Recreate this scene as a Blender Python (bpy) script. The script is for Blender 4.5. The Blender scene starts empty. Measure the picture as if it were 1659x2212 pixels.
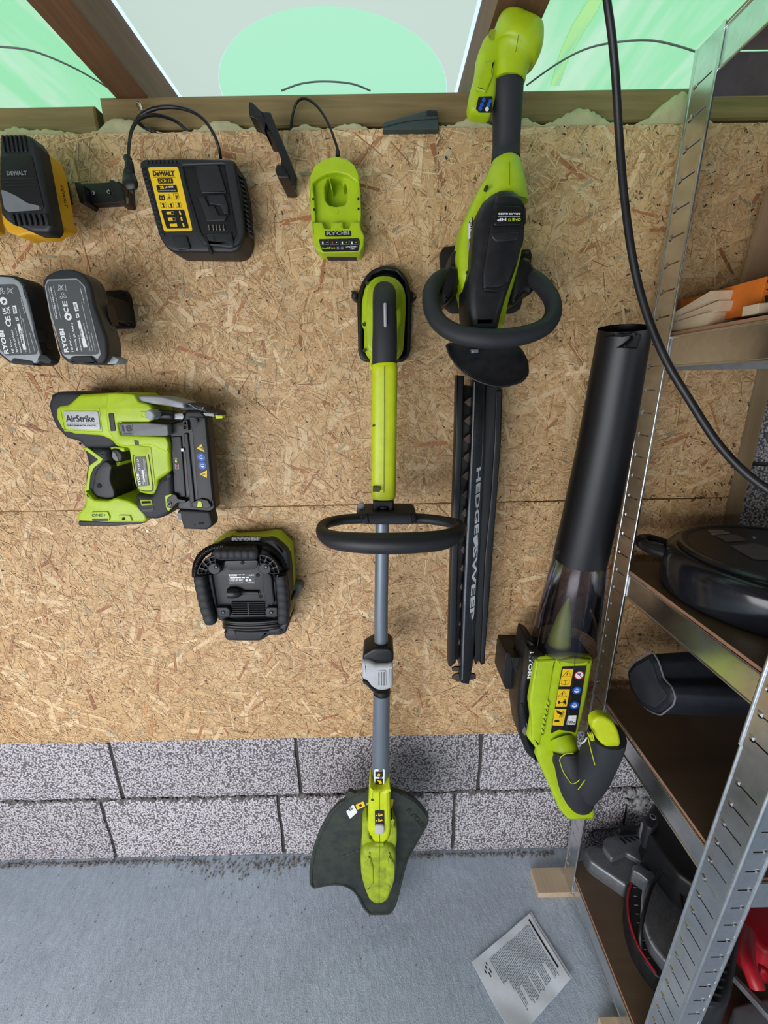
import bpy, bmesh, math, random
import numpy as np
from mathutils import Vector, Matrix
from mathutils.geometry import tessellate_polygon
random.seed(7); rng = np.random.default_rng(11)
C = bpy.context.scene.collection
S = bpy.context.scene
# ---------------------------------------------------------------- camera
FPX, PITCH, ROLL, YAW = 907.16, 0.29233, -0.018650, 0.003691
CH = 1.36                                      # camera height above the floor
cp, sp, cw, sw = math.cos(PITCH), math.sin(PITCH), math.cos(YAW), math.sin(YAW)
FW = Vector((sw*cp, cw*cp, -sp)); r0 = Vector((cw, -sw, 0)); u0 = r0.cross(FW)
RT = r0*math.cos(ROLL) + u0*math.sin(ROLL); UP = -r0*math.sin(ROLL) + u0*math.cos(ROLL)
EYE = Vector((0, 0, CH))
cam = bpy.data.objects.new('camera', bpy.data.cameras.new('camera')); C.objects.link(cam)
cam.data.sensor_fit = 'HORIZONTAL'; cam.data.sensor_width = 36; cam.data.lens = FPX/1659*36
cam.data.clip_start = 0.02
mm = Matrix((RT, UP, -FW)).transposed().to_4x4(); mm.translation = EYE; cam.matrix_world = mm
S.camera = cam
# ---------------------------------------------------------------- light
w = bpy.data.worlds.new('daylight'); S.world = w; w.use_nodes = True
nt = w.node_tree; nt.nodes.clear()
wo = nt.nodes.new('ShaderNodeOutputWorld'); bg = nt.nodes.new('ShaderNodeBackground')
tc = nt.nodes.new('ShaderNodeTexCoord'); sx = nt.nodes.new('ShaderNodeSeparateXYZ'); rp = nt.nodes.new('ShaderNodeValToRGB')
nt.links.new(tc.outputs['Generated'], sx.inputs[0]); nt.links.new(sx.outputs['Z'], rp.inputs[0])
rp.color_ramp.elements[0].position = 0.0; rp.color_ramp.elements[0].color = (0.20, 0.26, 0.17, 1)
rp.color_ramp.elements[1].position = 0.10; rp.color_ramp.elements[1].color = (0.80, 0.90, 1.0, 1)
e = rp.color_ramp.elements.new(0.6); e.color = (0.62, 0.80, 1.0, 1)
nt.links.new(rp.outputs[0], bg.inputs[0]); nt.links.new(bg.outputs[0], wo.inputs[0]); bg.inputs[1].default_value = 1.28
def area(name, loc, rot, sx_, sy_, power, col):
    l = bpy.data.lights.new(name, 'AREA'); l.shape = 'RECTANGLE'; l.size = sx_; l.size_y = sy_; l.energy = power; l.color = col
    o = bpy.data.objects.new(name, l); C.objects.link(o); o.location = loc; o.rotation_euler = rot; return o
# daylight entering through the open garage door behind the camera
area('door_daylight', (-1.1, -1.1, 0.66), (math.radians(72), 0, math.radians(-26)), 1.8, 1.1, 50, (0.98, 0.97, 0.985))
S.view_settings.view_transform = 'Standard'; S.view_settings.look = 'None'
S.view_settings.gamma = 1; S.view_settings.exposure = -0.08; S.view_settings.use_curve_mapping = False
# ---------------------------------------------------------------- pixel -> place helpers
def ray(px, py):
    d = FW + RT*((px-829.5)/FPX) + UP*((1106-py)/FPX); return d
def W(px, py, Y):
    d = ray(px, py); return EYE + d*(Y/d.y)
def WZ(px, py, Z):
    d = ray(px, py); return EYE + d*((Z-CH)/d.z)
def WX(px, py, X):
    d = ray(px, py); return EYE + d*(X/d.x)
def zc(pts, ox, oy, s): return [(ox+x/s, oy+y/s) for x, y in pts]
# ---------------------------------------------------------------- objects
def rootloc(p):
    v = Vector((0, 0, 0))
    while p is not None: v += p.location; p = p.parent
    return v
def mk(name, V, F, mat, par=None, smooth=True, ang=32, kind=None, label=None):
    o0 = rootloc(par)
    me = bpy.data.meshes.new(name); me.from_pydata([tuple(Vector(v)-o0) for v in V], [], F); me.update()
    bm = bmesh.new(); bm.from_mesh(me); bmesh.ops.recalc_face_normals(bm, faces=bm.faces); bm.to_mesh(me); bm.free()
    if smooth:
        me.polygons.foreach_set('use_smooth', [True]*len(me.polygons)); me.set_sharp_from_angle(angle=math.radians(ang))
    if mat: me.materials.append(mat)
    o = bpy.data.objects.new(name, me); C.objects.link(o); o.parent = par
    if kind: o['kind'] = kind
    if label: o['label'] = label
    return o
def thing(name, label, cat, loc, group=None):
    o = bpy.data.objects.new(name, None); C.objects.link(o); o.location = loc; o.empty_display_size = .03
    o['label'] = label; o['category'] = cat
    if group: o['group'] = group
    return o
def tag(o, label, cat, group=None):
    o['label'] = label; o['category'] = cat
    if group: o['group'] = group
    return o
def sarea(p): return 0.5*sum(p[i][0]*p[(i+1) % len(p)][1]-p[(i+1) % len(p)][0]*p[i][1] for i in range(len(p)))
def fillet(pts, r, n=4):
    out = []; N = len(pts)
    for i in range(N):
        p = Vector(pts[i][:2]); a = Vector(pts[i-1][:2])-p; b = Vector(pts[(i+1) % N][:2])-p
        la, lb = a.length, b.length
        rr = pts[i][2] if len(pts[i]) > 2 else r
        d = min(rr, la*.45, lb*.45)
        if d < 0.01 or la < 1e-6 or lb < 1e-6: out.append((p.x, p.y)); continue
        A = p+a.normalized()*d; B = p+b.normalized()*d
        for k in range(n+1):
            t = k/n; q = A*(1-t)**2+p*2*t*(1-t)+B*t*t; out.append((q.x, q.y))
    return out
def inset(p, d):
    N = len(p); out = []
    for i in range(N):
        a, b, c = Vector(p[i-1]), Vector(p[i]), Vector(p[(i+1) % N])
        e1, e2 = (b-a), (c-b)
        if e1.length < 1e-9: e1 = e2
        if e2.length < 1e-9: e2 = e1
        e1.normalize(); e2.normalize()
        n1 = Vector((-e1.y, e1.x)); n2 = Vector((-e2.y, e2.x)); m = n1+n2
        if m.length < 1e-6: m = n1
        m.normalize(); k = 1/max(.45, m.dot(n1)); q = b+m*d*k; out.append((q.x, q.y))
    return out
def prism(name, P, layers, org, U, V, N, mat, par=None, holes=(), warp=None, **kw):
    """P: 2-D outline in (U,V); layers: list of (depth along N, inset)"""
    if sarea(P) < 0: P = P[::-1]
    hs = [h if sarea(h) < 0 else h[::-1] for h in holes]
    vs, fs = [], []
    rings = []
    for dep, ins in layers:
        loops = []
        for L in [P]+hs:
            Q = inset(L, ins) if abs(ins) > 1e-9 else L
            s = len(vs); vs += [org+U*x+V*y+N*dep for x, y in Q]; loops.append((s, len(Q)))
        rings.append(loops)
    for a, b in zip(rings, rings[1:]):
        for (s, n), (t, m) in zip(a, b):
            for i in range(n): j = (i+1) % n; fs.append((s+i, s+j, t+j, t+i))
    for R in (rings[0], rings[-1]):
        pl = []; idx = []
        for s, n in R:
            pl.append([Vector(((vs[s+i]-org).dot(U), (vs[s+i]-org).dot(V), 0)) for i in range(n)]); idx += list(range(s, s+n))
        if len(R) == 1 and len(pl[0]) <= 4: fs.append(tuple(idx)); continue
        for t in tessellate_polygon(pl):
            f = tuple(idx[k] for k in t)
            if len(set(f)) == 3: fs.append(f)
    if warp: vs = [warp(Vector(v)) for v in vs]
    return mk(name, vs, fs, mat, par, **kw)
XA, YA, ZA = Vector((1, 0, 0)), Vector((0, 1, 0)), Vector((0, 0, 1))
def slab(name, pts, yf, yb, mat, par=None, b=.002, r=4, holes=(), bb=0, n=4, **kw):
    pts = fillet(pts, r, n)
    P = [(v.x, v.z) for v in (W(x, y, yf) for x, y in pts)]
    H = [[(v.x, v.z) for v in (W(x, y, yf) for x, y in fillet(h, 3))] for h in holes]
    if b > 0: L = [(yf, b), (yf+.13*b, .5*b), (yf+.5*b, .13*b), (yf+b, 0)]
    else: L = [(yf, 0)]
    L += [(yb-bb, 0), (yb, bb)] if bb > 0 else [(yb, 0)]
    return prism(name, P, L, Vector((0, 0, 0)), XA, ZA, YA, mat, par, holes=H, **kw)
def hslab(name, pts, z1, z0, mat, par=None, b=.002, r=4, holes=(), zr=None, **kw):
    """outline seen at height z1, extruded straight down to z0"""
    pts = fillet(pts, r)
    P = [(v.x, v.y) for v in (WZ(x, y, z1 if zr is None else zr) for x, y in pts)]
    H = [[(v.x, v.y) for v in (WZ(x, y, z1) for x, y in h)] for h in holes]
    L = [(z1, b), (z1-.13*b, .5*b), (z1-.5*b, .13*b), (z1-b, 0), (z0, 0)] if b > 0 else [(z1, 0), (z0, 0)]
    return prism(name, P, L, Vector((0, 0, 0)), XA, YA, ZA, mat, par, holes=H, **kw)
def box(name, a, b, mat, par=None, bev=.0015, **kw):
    a, b = Vector(a), Vector(b); lo = Vector(map(min, a, b)); hi = Vector(map(max, a, b))
    P = [(lo.x, lo.z), (hi.x, lo.z), (hi.x, hi.z), (lo.x, hi.z)]
    L = [(lo.y, bev), (lo.y+bev, 0), (hi.y-bev, 0), (hi.y, bev)] if bev > 0 else [(lo.y, 0), (hi.y, 0)]
    return prism(name, P, L, Vector((0, 0, 0)), XA, ZA, YA, mat, par, **kw)
def cat(P, closed=False, sub=6):
    n = len(P); out = []
    rng_ = range(n if closed else n-1)
    g = (lambda i: P[i % n]) if closed else (lambda i: P[min(max(i, 0), n-1)])
    for i in rng_:
        p0, p1, p2, p3 = (np.array(g(i+k), float) for k in (-1, 0, 1, 2))
        for k in range(sub):
            t = k/sub
            out.append(.5*((2*p1)+(-p0+p2)*t+(2*p0-5*p1+4*p2-p3)*t*t+(-p0+3*p1-3*p2+p3)*t**3))
    if not closed: out.append(np.array(P[-1], float))
    return out
def sweep(name, sec, mat, par=None, n=16, sub=6, e=2.0, closed=False, ref=None, caps=True, px=True, flat=1.0, ribs=None, **kw):
    """sec: (px,py,Y,radius_px[,ratio]) or, px=False, (x,y,z,radius_m[,ratio]); ratio = depth radius / side radius"""
    Q = []
    for s in sec:
        ra = s[4] if len(s) > 4 else flat
        if px:
            c = W(s[0], s[1], s[2]); rr = (W(s[0]+s[3], s[1], s[2])-c).length
        else: c = Vector(s[:3]); rr = s[3]
        Q.append((c.x, c.y, c.z, rr, ra))
    Q = cat(Q, closed, sub); m = len(Q); vs, fs = [], []
    ref = ref or YA
    for i in range(m):
        c = Vector(Q[i][:3]); a = Vector(Q[(i-1) % m][:3]) if (closed or i > 0) else c; b = Vector(Q[(i+1) % m][:3]) if (closed or i < m-1) else c
        t = (b-a).normalized(); d = ref-t*ref.dot(t)
        if d.length < .05: d = ZA-t*ZA.dot(t)
        d.normalize(); s = t.cross(d)
        rr = Q[i][3]*(ribs(i) if ribs else 1)
        for k in range(n):
            an = 2*math.pi*k/n; x, y = math.cos(an), math.sin(an)
            x = math.copysign(abs(x)**(2/e), x); y = math.copysign(abs(y)**(2/e), y)
            vs.append(c+s*(x*rr)+d*(y*rr*Q[i][4]))
    for i in range(m if closed else m-1):
        j = (i+1) % m
        for k in range(n): l = (k+1) % n; fs.append((i*n+k, i*n+l, j*n+l, j*n+k))
    if not closed and caps: fs += [tuple(range(n)), tuple(range((m-1)*n, m*n))]
    kw.setdefault('ang', 50)
    return mk(name, vs, fs, mat, par, **kw)
def cyl(name, c, ax, r, h, mat, par=None, n=20, r2=None, bev=0, **kw):
    c, ax = Vector(c), Vector(ax).normalized(); s = ax.orthogonal().normalized(); t = ax.cross(s); r2 = r if r2 is None else r2
    prof = [(r-bev, 0), (r, bev), (r2, h-bev), (r2-bev, h)] if bev else [(r, 0), (r2, h)]
    vs = [c+ax*q+(s*math.cos(2*math.pi*k/n)+t*math.sin(2*math.pi*k/n))*p for p, q in prof for k in range(n)]
    fs = [(i*n+k, i*n+(k+1) % n, (i+1)*n+(k+1) % n, (i+1)*n+k) for i in range(len(prof)-1) for k in range(n)]
    fs += [tuple(range(n)), tuple(range((len(prof)-1)*n, len(prof)*n))]
    return mk(name, vs, fs, mat, par, **kw)
def pdisc(name, px, py, Y, rpx, h, mat, par=None, **kw):     # short cylinder facing the camera side of the wall
    c = W(px, py, Y); r = (W(px+rpx, py, Y)-c).length
    return cyl(name, c, -YA, r, h, mat, par, **kw)
def plane_xy(px0, py0, px1, py1, Y):
    a, b = W(px0, py0, Y), W(px1, py1, Y); return a, b
_tc = {}
def tmesh(s, bold=0.0):
    k = (s, bold)
    if k in _tc: return _tc[k]
    cu = bpy.data.curves.new('t', 'FONT'); cu.body = s; cu.resolution_u = 2; cu.offset = bold
    o = bpy.data.objects.new('t', cu); C.objects.link(o); dg = bpy.context.evaluated_depsgraph_get(); dg.update()
    me = bpy.data.meshes.new_from_object(o.evaluated_get(dg)); V = [v.co.copy() for v in me.vertices]; F = [tuple(p.vertices) for p in me.polygons]
    bpy.data.objects.remove(o); bpy.data.curves.remove(cu); bpy.data.meshes.remove(me)
    _tc[k] = (V, F); return _tc[k]
def text3(s, a, ux, uy, w_, h_, mat, par, bold=.02, lift=.0004, name='lettering', shear=0):
    """a = lower-left corner; ux, uy unit directions; fits the string into w_ x h_ metres"""
    V, F = tmesh(s, bold); x0 = min(v.x for v in V); x1 = max(v.x for v in V); y0 = min(v.y for v in V); y1 = max(v.y for v in V)
    nn = ux.cross(uy).normalized()
    vs = [a+ux*((v.x-x0)/(x1-x0)*w_+shear*(v.y-y0)/(y1-y0)*h_)+uy*((v.y-y0)/(y1-y0)*h_)+nn*lift for v in V]
    o0 = rootloc(par); me = bpy.data.meshes.new(name); me.from_pydata([tuple(v-o0) for v in vs], [], F); me.materials.append(mat)
    o = bpy.data.objects.new(name, me); C.objects.link(o); o.parent = par; return o
def text(s, p0, p1, hpx, Y, mat, par, **kw):
    """baseline from pixel p0 to p1 on the plane at depth Y, letter height hpx"""
    a, b = W(*p0, Y), W(*p1, Y); ux = (b-a).normalized(); uy = (-YA).cross(ux).normalized()
    mx, my = (p0[0]+p1[0])/2, (p0[1]+p1[1])/2
    dx, dy = p1[0]-p0[0], p1[1]-p0[1]; l = math.hypot(dx, dy); q = W(p0[0]+dy/l*hpx, p0[1]-dx/l*hpx, Y)
    return text3(s, a, ux, uy, (b-a).length, (q-a).length, mat, par, **kw)
def sticker(name, pts, Y, mat, par, r=2, th=.0006, **kw): return slab(name, pts, Y-th, Y, mat, par, b=0, r=r, smooth=False, **kw)
def line(pts, Y, rpx, mat, par, name='seam', **kw): return sweep(name, [(x, y, Y, rpx) for x, y in pts], mat, par, n=6, sub=3, **kw)
# ---------------------------------------------------------------- materials
def nm(name):
    m = bpy.data.materials.new(name); m.use_nodes = True; t = m.node_tree; b = t.nodes['Principled BSDF']; return m, t, b
def N_(t, ty, **kw):
    n = t.nodes.new(ty)
    for k, v in kw.items():
        if k in n.inputs: n.inputs[k].default_value = v
        else: setattr(n, k, v)
    return n
def ramp(t, src, stops):
    r = t.nodes.new('ShaderNodeValToRGB'); t.links.new(src, r.inputs[0]); el = r.color_ramp.elements
    for i, (p, c) in enumerate(stops):
        x = el[i] if i < 2 else el.new(p); x.position = p; x.color = (*c, 1) if len(c) == 3 else c
    return r
def wc(t):
    return t.nodes.new('ShaderNodeNewGeometry').outputs['Position']
def bump(t, b, h, st, d=.001, prev=None):
    n = N_(t, 'ShaderNodeBump'); n.inputs['Strength'].default_value = st; n.inputs['Distance'].default_value = d
    t.links.new(h, n.inputs['Height'])
    if prev: t.links.new(prev, n.inputs['Normal'])
    t.links.new(n.outputs[0], b.inputs['Normal']); return n.outputs[0]
def plastic(name, col, rough=.45, tex=.25, dust=0.0, dcol=(.25, .24, .2), scale=1400, spec=.5):
    m, t, b = nm(name); p = wc(t)
    n = N_(t, 'ShaderNodeTexNoise', Scale=scale, Detail=2); t.links.new(p, n.inputs['Vector'])
    b.inputs['Roughness'].default_value = rough; b.inputs['Specular IOR Level'].default_value = spec
    if tex: bump(t, b, n.outputs[0], tex, .0004)
    k = N_(t, 'ShaderNodeTexNoise', Scale=38, Detail=6, Roughness=.65); t.links.new(p, k.inputs['Vector'])
    c2 = tuple(c*.86 for c in col) if not dust else tuple(c*(1-dust)+d*dust for c, d in zip(col, dcol))
    r = ramp(t, k.outputs[0], [(.38, col), (.68, c2)]); t.links.new(r.outputs[0], b.inputs['Base Color'])
    return m
def flat(name, col, rough=.5):
    m, t, b = nm(name); b.inputs['Base Color'].default_value = (*col, 1); b.inputs['Roughness'].default_value = rough; return m
M = {}
M['lime'] = plastic('lime_plastic', (.42, .58, .008), .42, .12)
M['lime2'] = plastic('lime_yellow_plastic', (.56, .66, .006), .40, .15)
M['limedirty'] = plastic('grass_stained_lime_plastic', (.36, .46, .012), .6, .3, .75, (.12, .17, .015), 900)
M['char'] = plastic('charcoal_rubber', (.018, .020, .024), .62, .5)
M['dark'] = plastic('dark_grey_plastic', (.012, .013, .016), .5, .3)
M['black'] = plastic('black_plastic', (.0045, .0045, .0055), .42, .3)
M['blackdust'] = plastic('dusty_black_plastic', (.006, .0065, .009), .42, .3, .18, (.07, .07, .065))
M['guard'] = plastic('grass_flecked_guard_plastic', (.016, .020, .020), .5, .3, .25, (.09, .12, .06), 700)
M['guardtext'] = plastic('moulded_guard_text', (.010, .014, .012), .55, .3)
M['grey'] = plastic('mid_grey_plastic', (.17, .18, .19), .5, .2)
M['lgrey'] = plastic('light_grey_plastic', (.34, .36, .38), .45, .2)
M['silver'] = plastic('silver_paint', (.50, .51, .53), .33, .1)
M['yellow'] = plastic('amber_yellow_plastic', (.78, .40, .008), .45, .1)
M['yel'] = flat('yellow_print', (.85, .55, .01)); M['white'] = flat('white_print', (.78, .79, .80)); M['blk'] = flat('black_print', (.012, .012, .014), .35)
M['blue'] = flat('blue_print', (.01, .10, .50)); M['redp'] = flat('red_print', (.6, .02, .02)); M['limep'] = flat('lime_print', (.50, .66, .02))
M['labelgrey'] = flat('slate_label', (.070, .078, .080), .45)
M['seam'] = flat('dark_seam', (.03, .035, .005)); M['hole'] = flat('recess_shade', (.004, .004, .005), .8)  # hole tone: near-black colour standing in for the shade inside recesses and slots
M['limeedge'] = M['lime']
M['redpl'] = plastic('red_plastic', (.42, .008, .018), .4, .1)
M['orange'] = plastic('orange_card', (.72, .17, .015), .6, .1)
def metalm(name, col, rough, spang=0.0, scale=60, metallic=1.0):
    m, t, b = nm(name); p = wc(t); b.inputs['Metallic'].default_value = metallic
    v = N_(t, 'ShaderNodeTexVoronoi', Scale=scale); t.links.new(p, v.inputs['Vector'])
    s = N_(t, 'ShaderNodeTexNoise', Scale=30, Detail=5); t.links.new(p, s.inputs['Vector'])
    mx = N_(t, 'ShaderNodeMix', data_type='RGBA'); mx.inputs[0].default_value = .5
    r1 = ramp(t, s.outputs[0], [(.3, tuple(c*(1-spang) for c in col)), (.7, col)])
    r2 = ramp(t, v.outputs['Color'], [(.2, tuple(c*(1-spang) for c in col)), (.8, col)])
    t.links.new(r1.outputs[0], mx.inputs[6]); t.links.new(r2.outputs[0], mx.inputs[7]); t.links.new(mx.outputs[2], b.inputs['Base Color'])
    mr = N_(t, 'ShaderNodeMapRange'); mr.inputs['To Min'].default_value = rough*.75; mr.inputs['To Max'].default_value = rough*1.3
    t.links.new(s.outputs[0], mr.inputs['Value']); t.links.new(mr.outputs[0], b.inputs['Roughness'])
    return m
M['galv'] = metalm('galvanised_steel', (.80, .82, .83), .24, .16, 120)
M['tube'] = metalm('grey_painted_tube', (.20, .23, .27), .38, .06, 200, .5)
M['chrome'] = metalm('bright_steel', (.75, .75, .74), .2, .1)
M['blade'] = metalm('oiled_blade_steel', (.035, .036, .04), .34, .35, 400, .8)
M['cast'] = metalm('cast_aluminium', (.26, .28, .30), .48, .35, 300, .7)
M['rust'] = metalm('rusty_tooth_steel', (.10, .075, .06), .6, .5, 500, .5)
def wood(name, c1, c2, axis='X', rough=.65, sc=1.0, spread=1.0):
    m, t, b = nm(name); p = wc(t); mp = N_(t, 'ShaderNodeMapping'); t.links.new(p, mp.inputs[0])
    k = {'X': (3, 60, 60), 'Y': (60, 3, 60), 'Z': (60, 60, 3)}[axis]; mp.inputs['Scale'].default_value = tuple(v*sc for v in k)
    n = N_(t, 'ShaderNodeTexNoise', Scale=1, Detail=8, Roughness=.7, Distortion=.6); t.links.new(mp.outputs[0], n.inputs['Vector'])
    r = ramp(t, n.outputs[0], [(.3, c1), (.7, c2)])
    big = N_(t, 'ShaderNodeTexNoise', Scale=5, Detail=3); t.links.new(p, big.inputs['Vector'])
    mx = N_(t, 'ShaderNodeMix', data_type='RGBA', blend_type='MULTIPLY'); mx.inputs[0].default_value = .6
    r2 = ramp(t, big.outputs[0], [(.3, (.55, .52, .45)), (.65, (1, 1, 1))])
    t.links.new(r.outputs[0], mx.inputs[6]); t.links.new(r2.outputs[0], mx.inputs[7]); t.links.new(mx.outputs[2], b.inputs['Base Color'])
    b.inputs['Roughness'].default_value = rough; bump(t, b, n.outputs[0], .5, .001)
    return m
M['beam'] = wood('treated_timber', (.16, .105, .035), (.30, .205, .085), 'X')
M['rafter'] = wood('dark_rafter_timber', (.13, .06, .025), (.24, .12, .055), 'Y')
M['batten'] = wood('batten_timber', (.25, .16, .08), (.38, .27, .15), 'Z')
M['pine'] = wood('planed_pine', (.58, .43, .28), (.70, .56, .40), 'Y', .6)
M['mdf'] = wood('brown_hardboard', (.13, .088, .056), (.17, .115, .075), 'X', .32, .4)
M['mdfedge'] = plastic('hardboard_edge', (.38, .20, .12), .7, .2)
M['card'] = plastic('brown_cardboard', (.34, .21, .12), .7, .1)
# strand board: colour comes from each pressed flake, grain from its own length axis
m, t, b = nm('osb_strands'); M['osb'] = m
at = N_(t, 'ShaderNodeAttribute', attribute_name='flake'); uv = N_(t, 'ShaderNodeUVMap')
mp = N_(t, 'ShaderNodeMapping'); mp.inputs['Scale'].default_value = (25, 900, 1); t.links.new(uv.outputs[0], mp.inputs[0])
n = N_(t, 'ShaderNodeTexNoise', Scale=1, Detail=3, Roughness=.6); t.links.new(mp.outputs[0], n.inputs['Vector'])
r = ramp(t, n.outputs[0], [(.25, (.50, .44, .38)), (.55, (1, 1, 1))])
mx = N_(t, 'ShaderNodeMix', data_type='RGBA', blend_type='MULTIPLY'); mx.inputs[0].default_value = .75
t.links.new(at.outputs['Color'], mx.inputs[6]); t.links.new(r.outputs[0], mx.inputs[7]); t.links.new(mx.outputs[2], b.inputs['Base Color'])
b.inputs['Roughness'].default_value = .55; bump(t, b, n.outputs[0], .4, .0006)
# lightweight aggregate block
m, t, b = nm('aggregate_block'); M['block'] = m; p = wc(t)
v = N_(t, 'ShaderNodeTexVoronoi', Scale=190, feature='SMOOTH_F1'); v.inputs['Smoothness'].default_value = .2
ns = N_(t, 'ShaderNodeTexNoise', Scale=55, Detail=2); t.links.new(p, ns.inputs['Vector'])
va = N_(t, 'ShaderNodeVectorMath', operation='MULTIPLY_ADD'); t.links.new(ns.outputs['Color'], va.inputs[0]); va.inputs[1].default_value = (.0035,)*3; t.links.new(p, va.inputs[2])
t.links.new(va.outputs[0], v.inputs['Vector'])
r = ramp(t, v.outputs['Distance'], [(.25, (.80, .77, .81)), (.70, (.15, .13, .135))]); r.color_ramp.elements.new(.44).color = (.60, .565, .60, 1)
oi = N_(t, 'ShaderNodeObjectInfo'); hv = N_(t, 'ShaderNodeHueSaturation'); mr = N_(t, 'ShaderNodeMapRange')
mr.inputs['To Min'].default_value = .86; mr.inputs['To Max'].default_value = 1.1; t.links.new(oi.outputs['Random'], mr.inputs['Value'])
t.links.new(mr.outputs[0], hv.inputs['Value']); t.links.new(r.outputs[0], hv.inputs['Color']); t.links.new(hv.outputs[0], b.inputs['Base Color'])
iv = N_(t, 'ShaderNodeMath', operation='MULTIPLY'); iv.inputs[1].default_value = -1; t.links.new(v.outputs['Distance'], iv.inputs[0])
b.inputs['Roughness'].default_value = .9; bump(t, b, iv.outputs[0], 1.0, .006)
M['mortar2'] = plastic('joint_mortar', (.20, .185, .18), .95, 1, .6, (.08, .07, .07), 160)
M['render'] = plastic('crumbling_render', (.42, .42, .42), .95, 1, .5, (.2, .2, .2), 160)
M['mortar'] = plastic('old_mortar', (.075, .068, .066), .95, 1, .7, (.02, .018, .018), 160)
# cast concrete floor
m, t, b = nm('concrete_floor'); M['floor'] = m; p = wc(t)
a1 = N_(t, 'ShaderNodeTexNoise', Scale=3.2, Detail=8, Roughness=.62, Distortion=.5); t.links.new(p, a1.inputs['Vector'])
mp = N_(t, 'ShaderNodeMapping'); mp.inputs['Rotation'].default_value = (0, 0, .9); mp.inputs['Scale'].default_value = (60, 26, 30); t.links.new(p, mp.inputs[0])
a2 = N_(t, 'ShaderNodeTexNoise', Scale=1.3, Detail=7, Roughness=.68, Distortion=.35); t.links.new(mp.outputs[0], a2.inputs['Vector'])
a3 = N_(t, 'ShaderNodeTexNoise', Scale=320, Detail=3); t.links.new(p, a3.inputs['Vector'])
r = ramp(t, a1.outputs[0], [(.3, (.43, .50, .59)), (.7, (.56, .65, .76))])
r2 = ramp(t, a2.outputs[0], [(.3, (.80, .80, .80)), (.7, (1.06, 1.06, 1.06))])
mx = N_(t, 'ShaderNodeMix', data_type='RGBA', blend_type='MULTIPLY'); mx.inputs[0].default_value = 1
t.links.new(r.outputs[0], mx.inputs[6]); t.links.new(r2.outputs[0], mx.inputs[7]); t.links.new(mx.outputs[2], b.inputs['Base Color'])
b.inputs['Roughness'].default_value = .62; pv = bump(t, b, a2.outputs[0], .5, .006); bump(t, b, a3.outputs[0], .5, .0015, pv)
# translucent roofing
def transl(name, col, col2=None, sc=3.0):
    m, t, b = nm(name); out = t.nodes['Material Output']; p = wc(t)
    tr = N_(t, 'ShaderNodeBsdfTranslucent'); gl = N_(t, 'ShaderNodeBsdfDiffuse'); ms = N_(t, 'ShaderNodeMixShader'); ms.inputs[0].default_value = .12
    gl.inputs[0].default_value = (.6, .65, .6, 1)
    if col2:
        mp = N_(t, 'ShaderNodeMapping'); mp.inputs['Rotation'].default_value = (0, 0, -.5); mp.inputs['Scale'].default_value = (9, 1.2, 1); t.links.new(p, mp.inputs[0])
        n = N_(t, 'ShaderNodeTexNoise', Scale=sc, Detail=4, Distortion=.4); t.links.new(mp.outputs[0], n.inputs['Vector'])
        r = ramp(t, n.outputs[0], [(.42, col), (.62, col2)]); t.links.new(r.outputs[0], tr.inputs[0])
    else: tr.inputs[0].default_value = (*col, 1)
    t.links.new(tr.outputs[0], ms.inputs[1]); t.links.new(gl.outputs[0], ms.inputs[2]); t.links.new(ms.outputs[0], out.inputs[0]); t.nodes.remove(b)
    return m
M['sheet'] = transl('opal_roof_sheet', (.82, .80, .60))
M['sheetgreen'] = transl('mint_roof_sheet', (.46, .90, .42), (.76, .96, .58), 2.0)
M['dish'] = transl('mint_round_sheet', (.60, .97, .56))
M['streak'] = transl('yellow_green_film', (.62, .92, .30), (.42, .80, .38), 4)
# smoky clear plastic
m, t, b = nm('smoky_clear_plastic'); M['clear'] = m; out = t.nodes['Material Output']
tp = N_(t, 'ShaderNodeBsdfTransparent'); tp.inputs[0].default_value = (.50, .45, .46, 1); gs = N_(t, 'ShaderNodeBsdfGlossy', Roughness=.12); gs.inputs[0].default_value = (.9, .9, 1, 1)
fr = N_(t, 'ShaderNodeFresnel', IOR=1.45); ms = N_(t, 'ShaderNodeMixShader'); t.links.new(fr.outputs[0], ms.inputs[0]); t.links.new(tp.outputs[0], ms.inputs[1]); t.links.new(gs.outputs[0], ms.inputs[2])
t.links.new(ms.outputs[0], out.inputs[0]); t.nodes.remove(b)
M['wool'] = plastic('mineral_wool', (.50, .46, .27), .95, 1, .5, (.30, .27, .14), 260)
M['fabric'] = plastic('black_bag_fabric', (.006, .008, .013), .6, .8, .3, (.02, .024, .035), 900)
M['paper'] = plastic('white_paper', (.80, .86, .92), .8, .2, .25, (.6, .66, .72), 300)
M['stone'] = plastic('grit', (.22, .21, .20), .9, 1, .5, (.10, .09, .08), 300)
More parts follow.
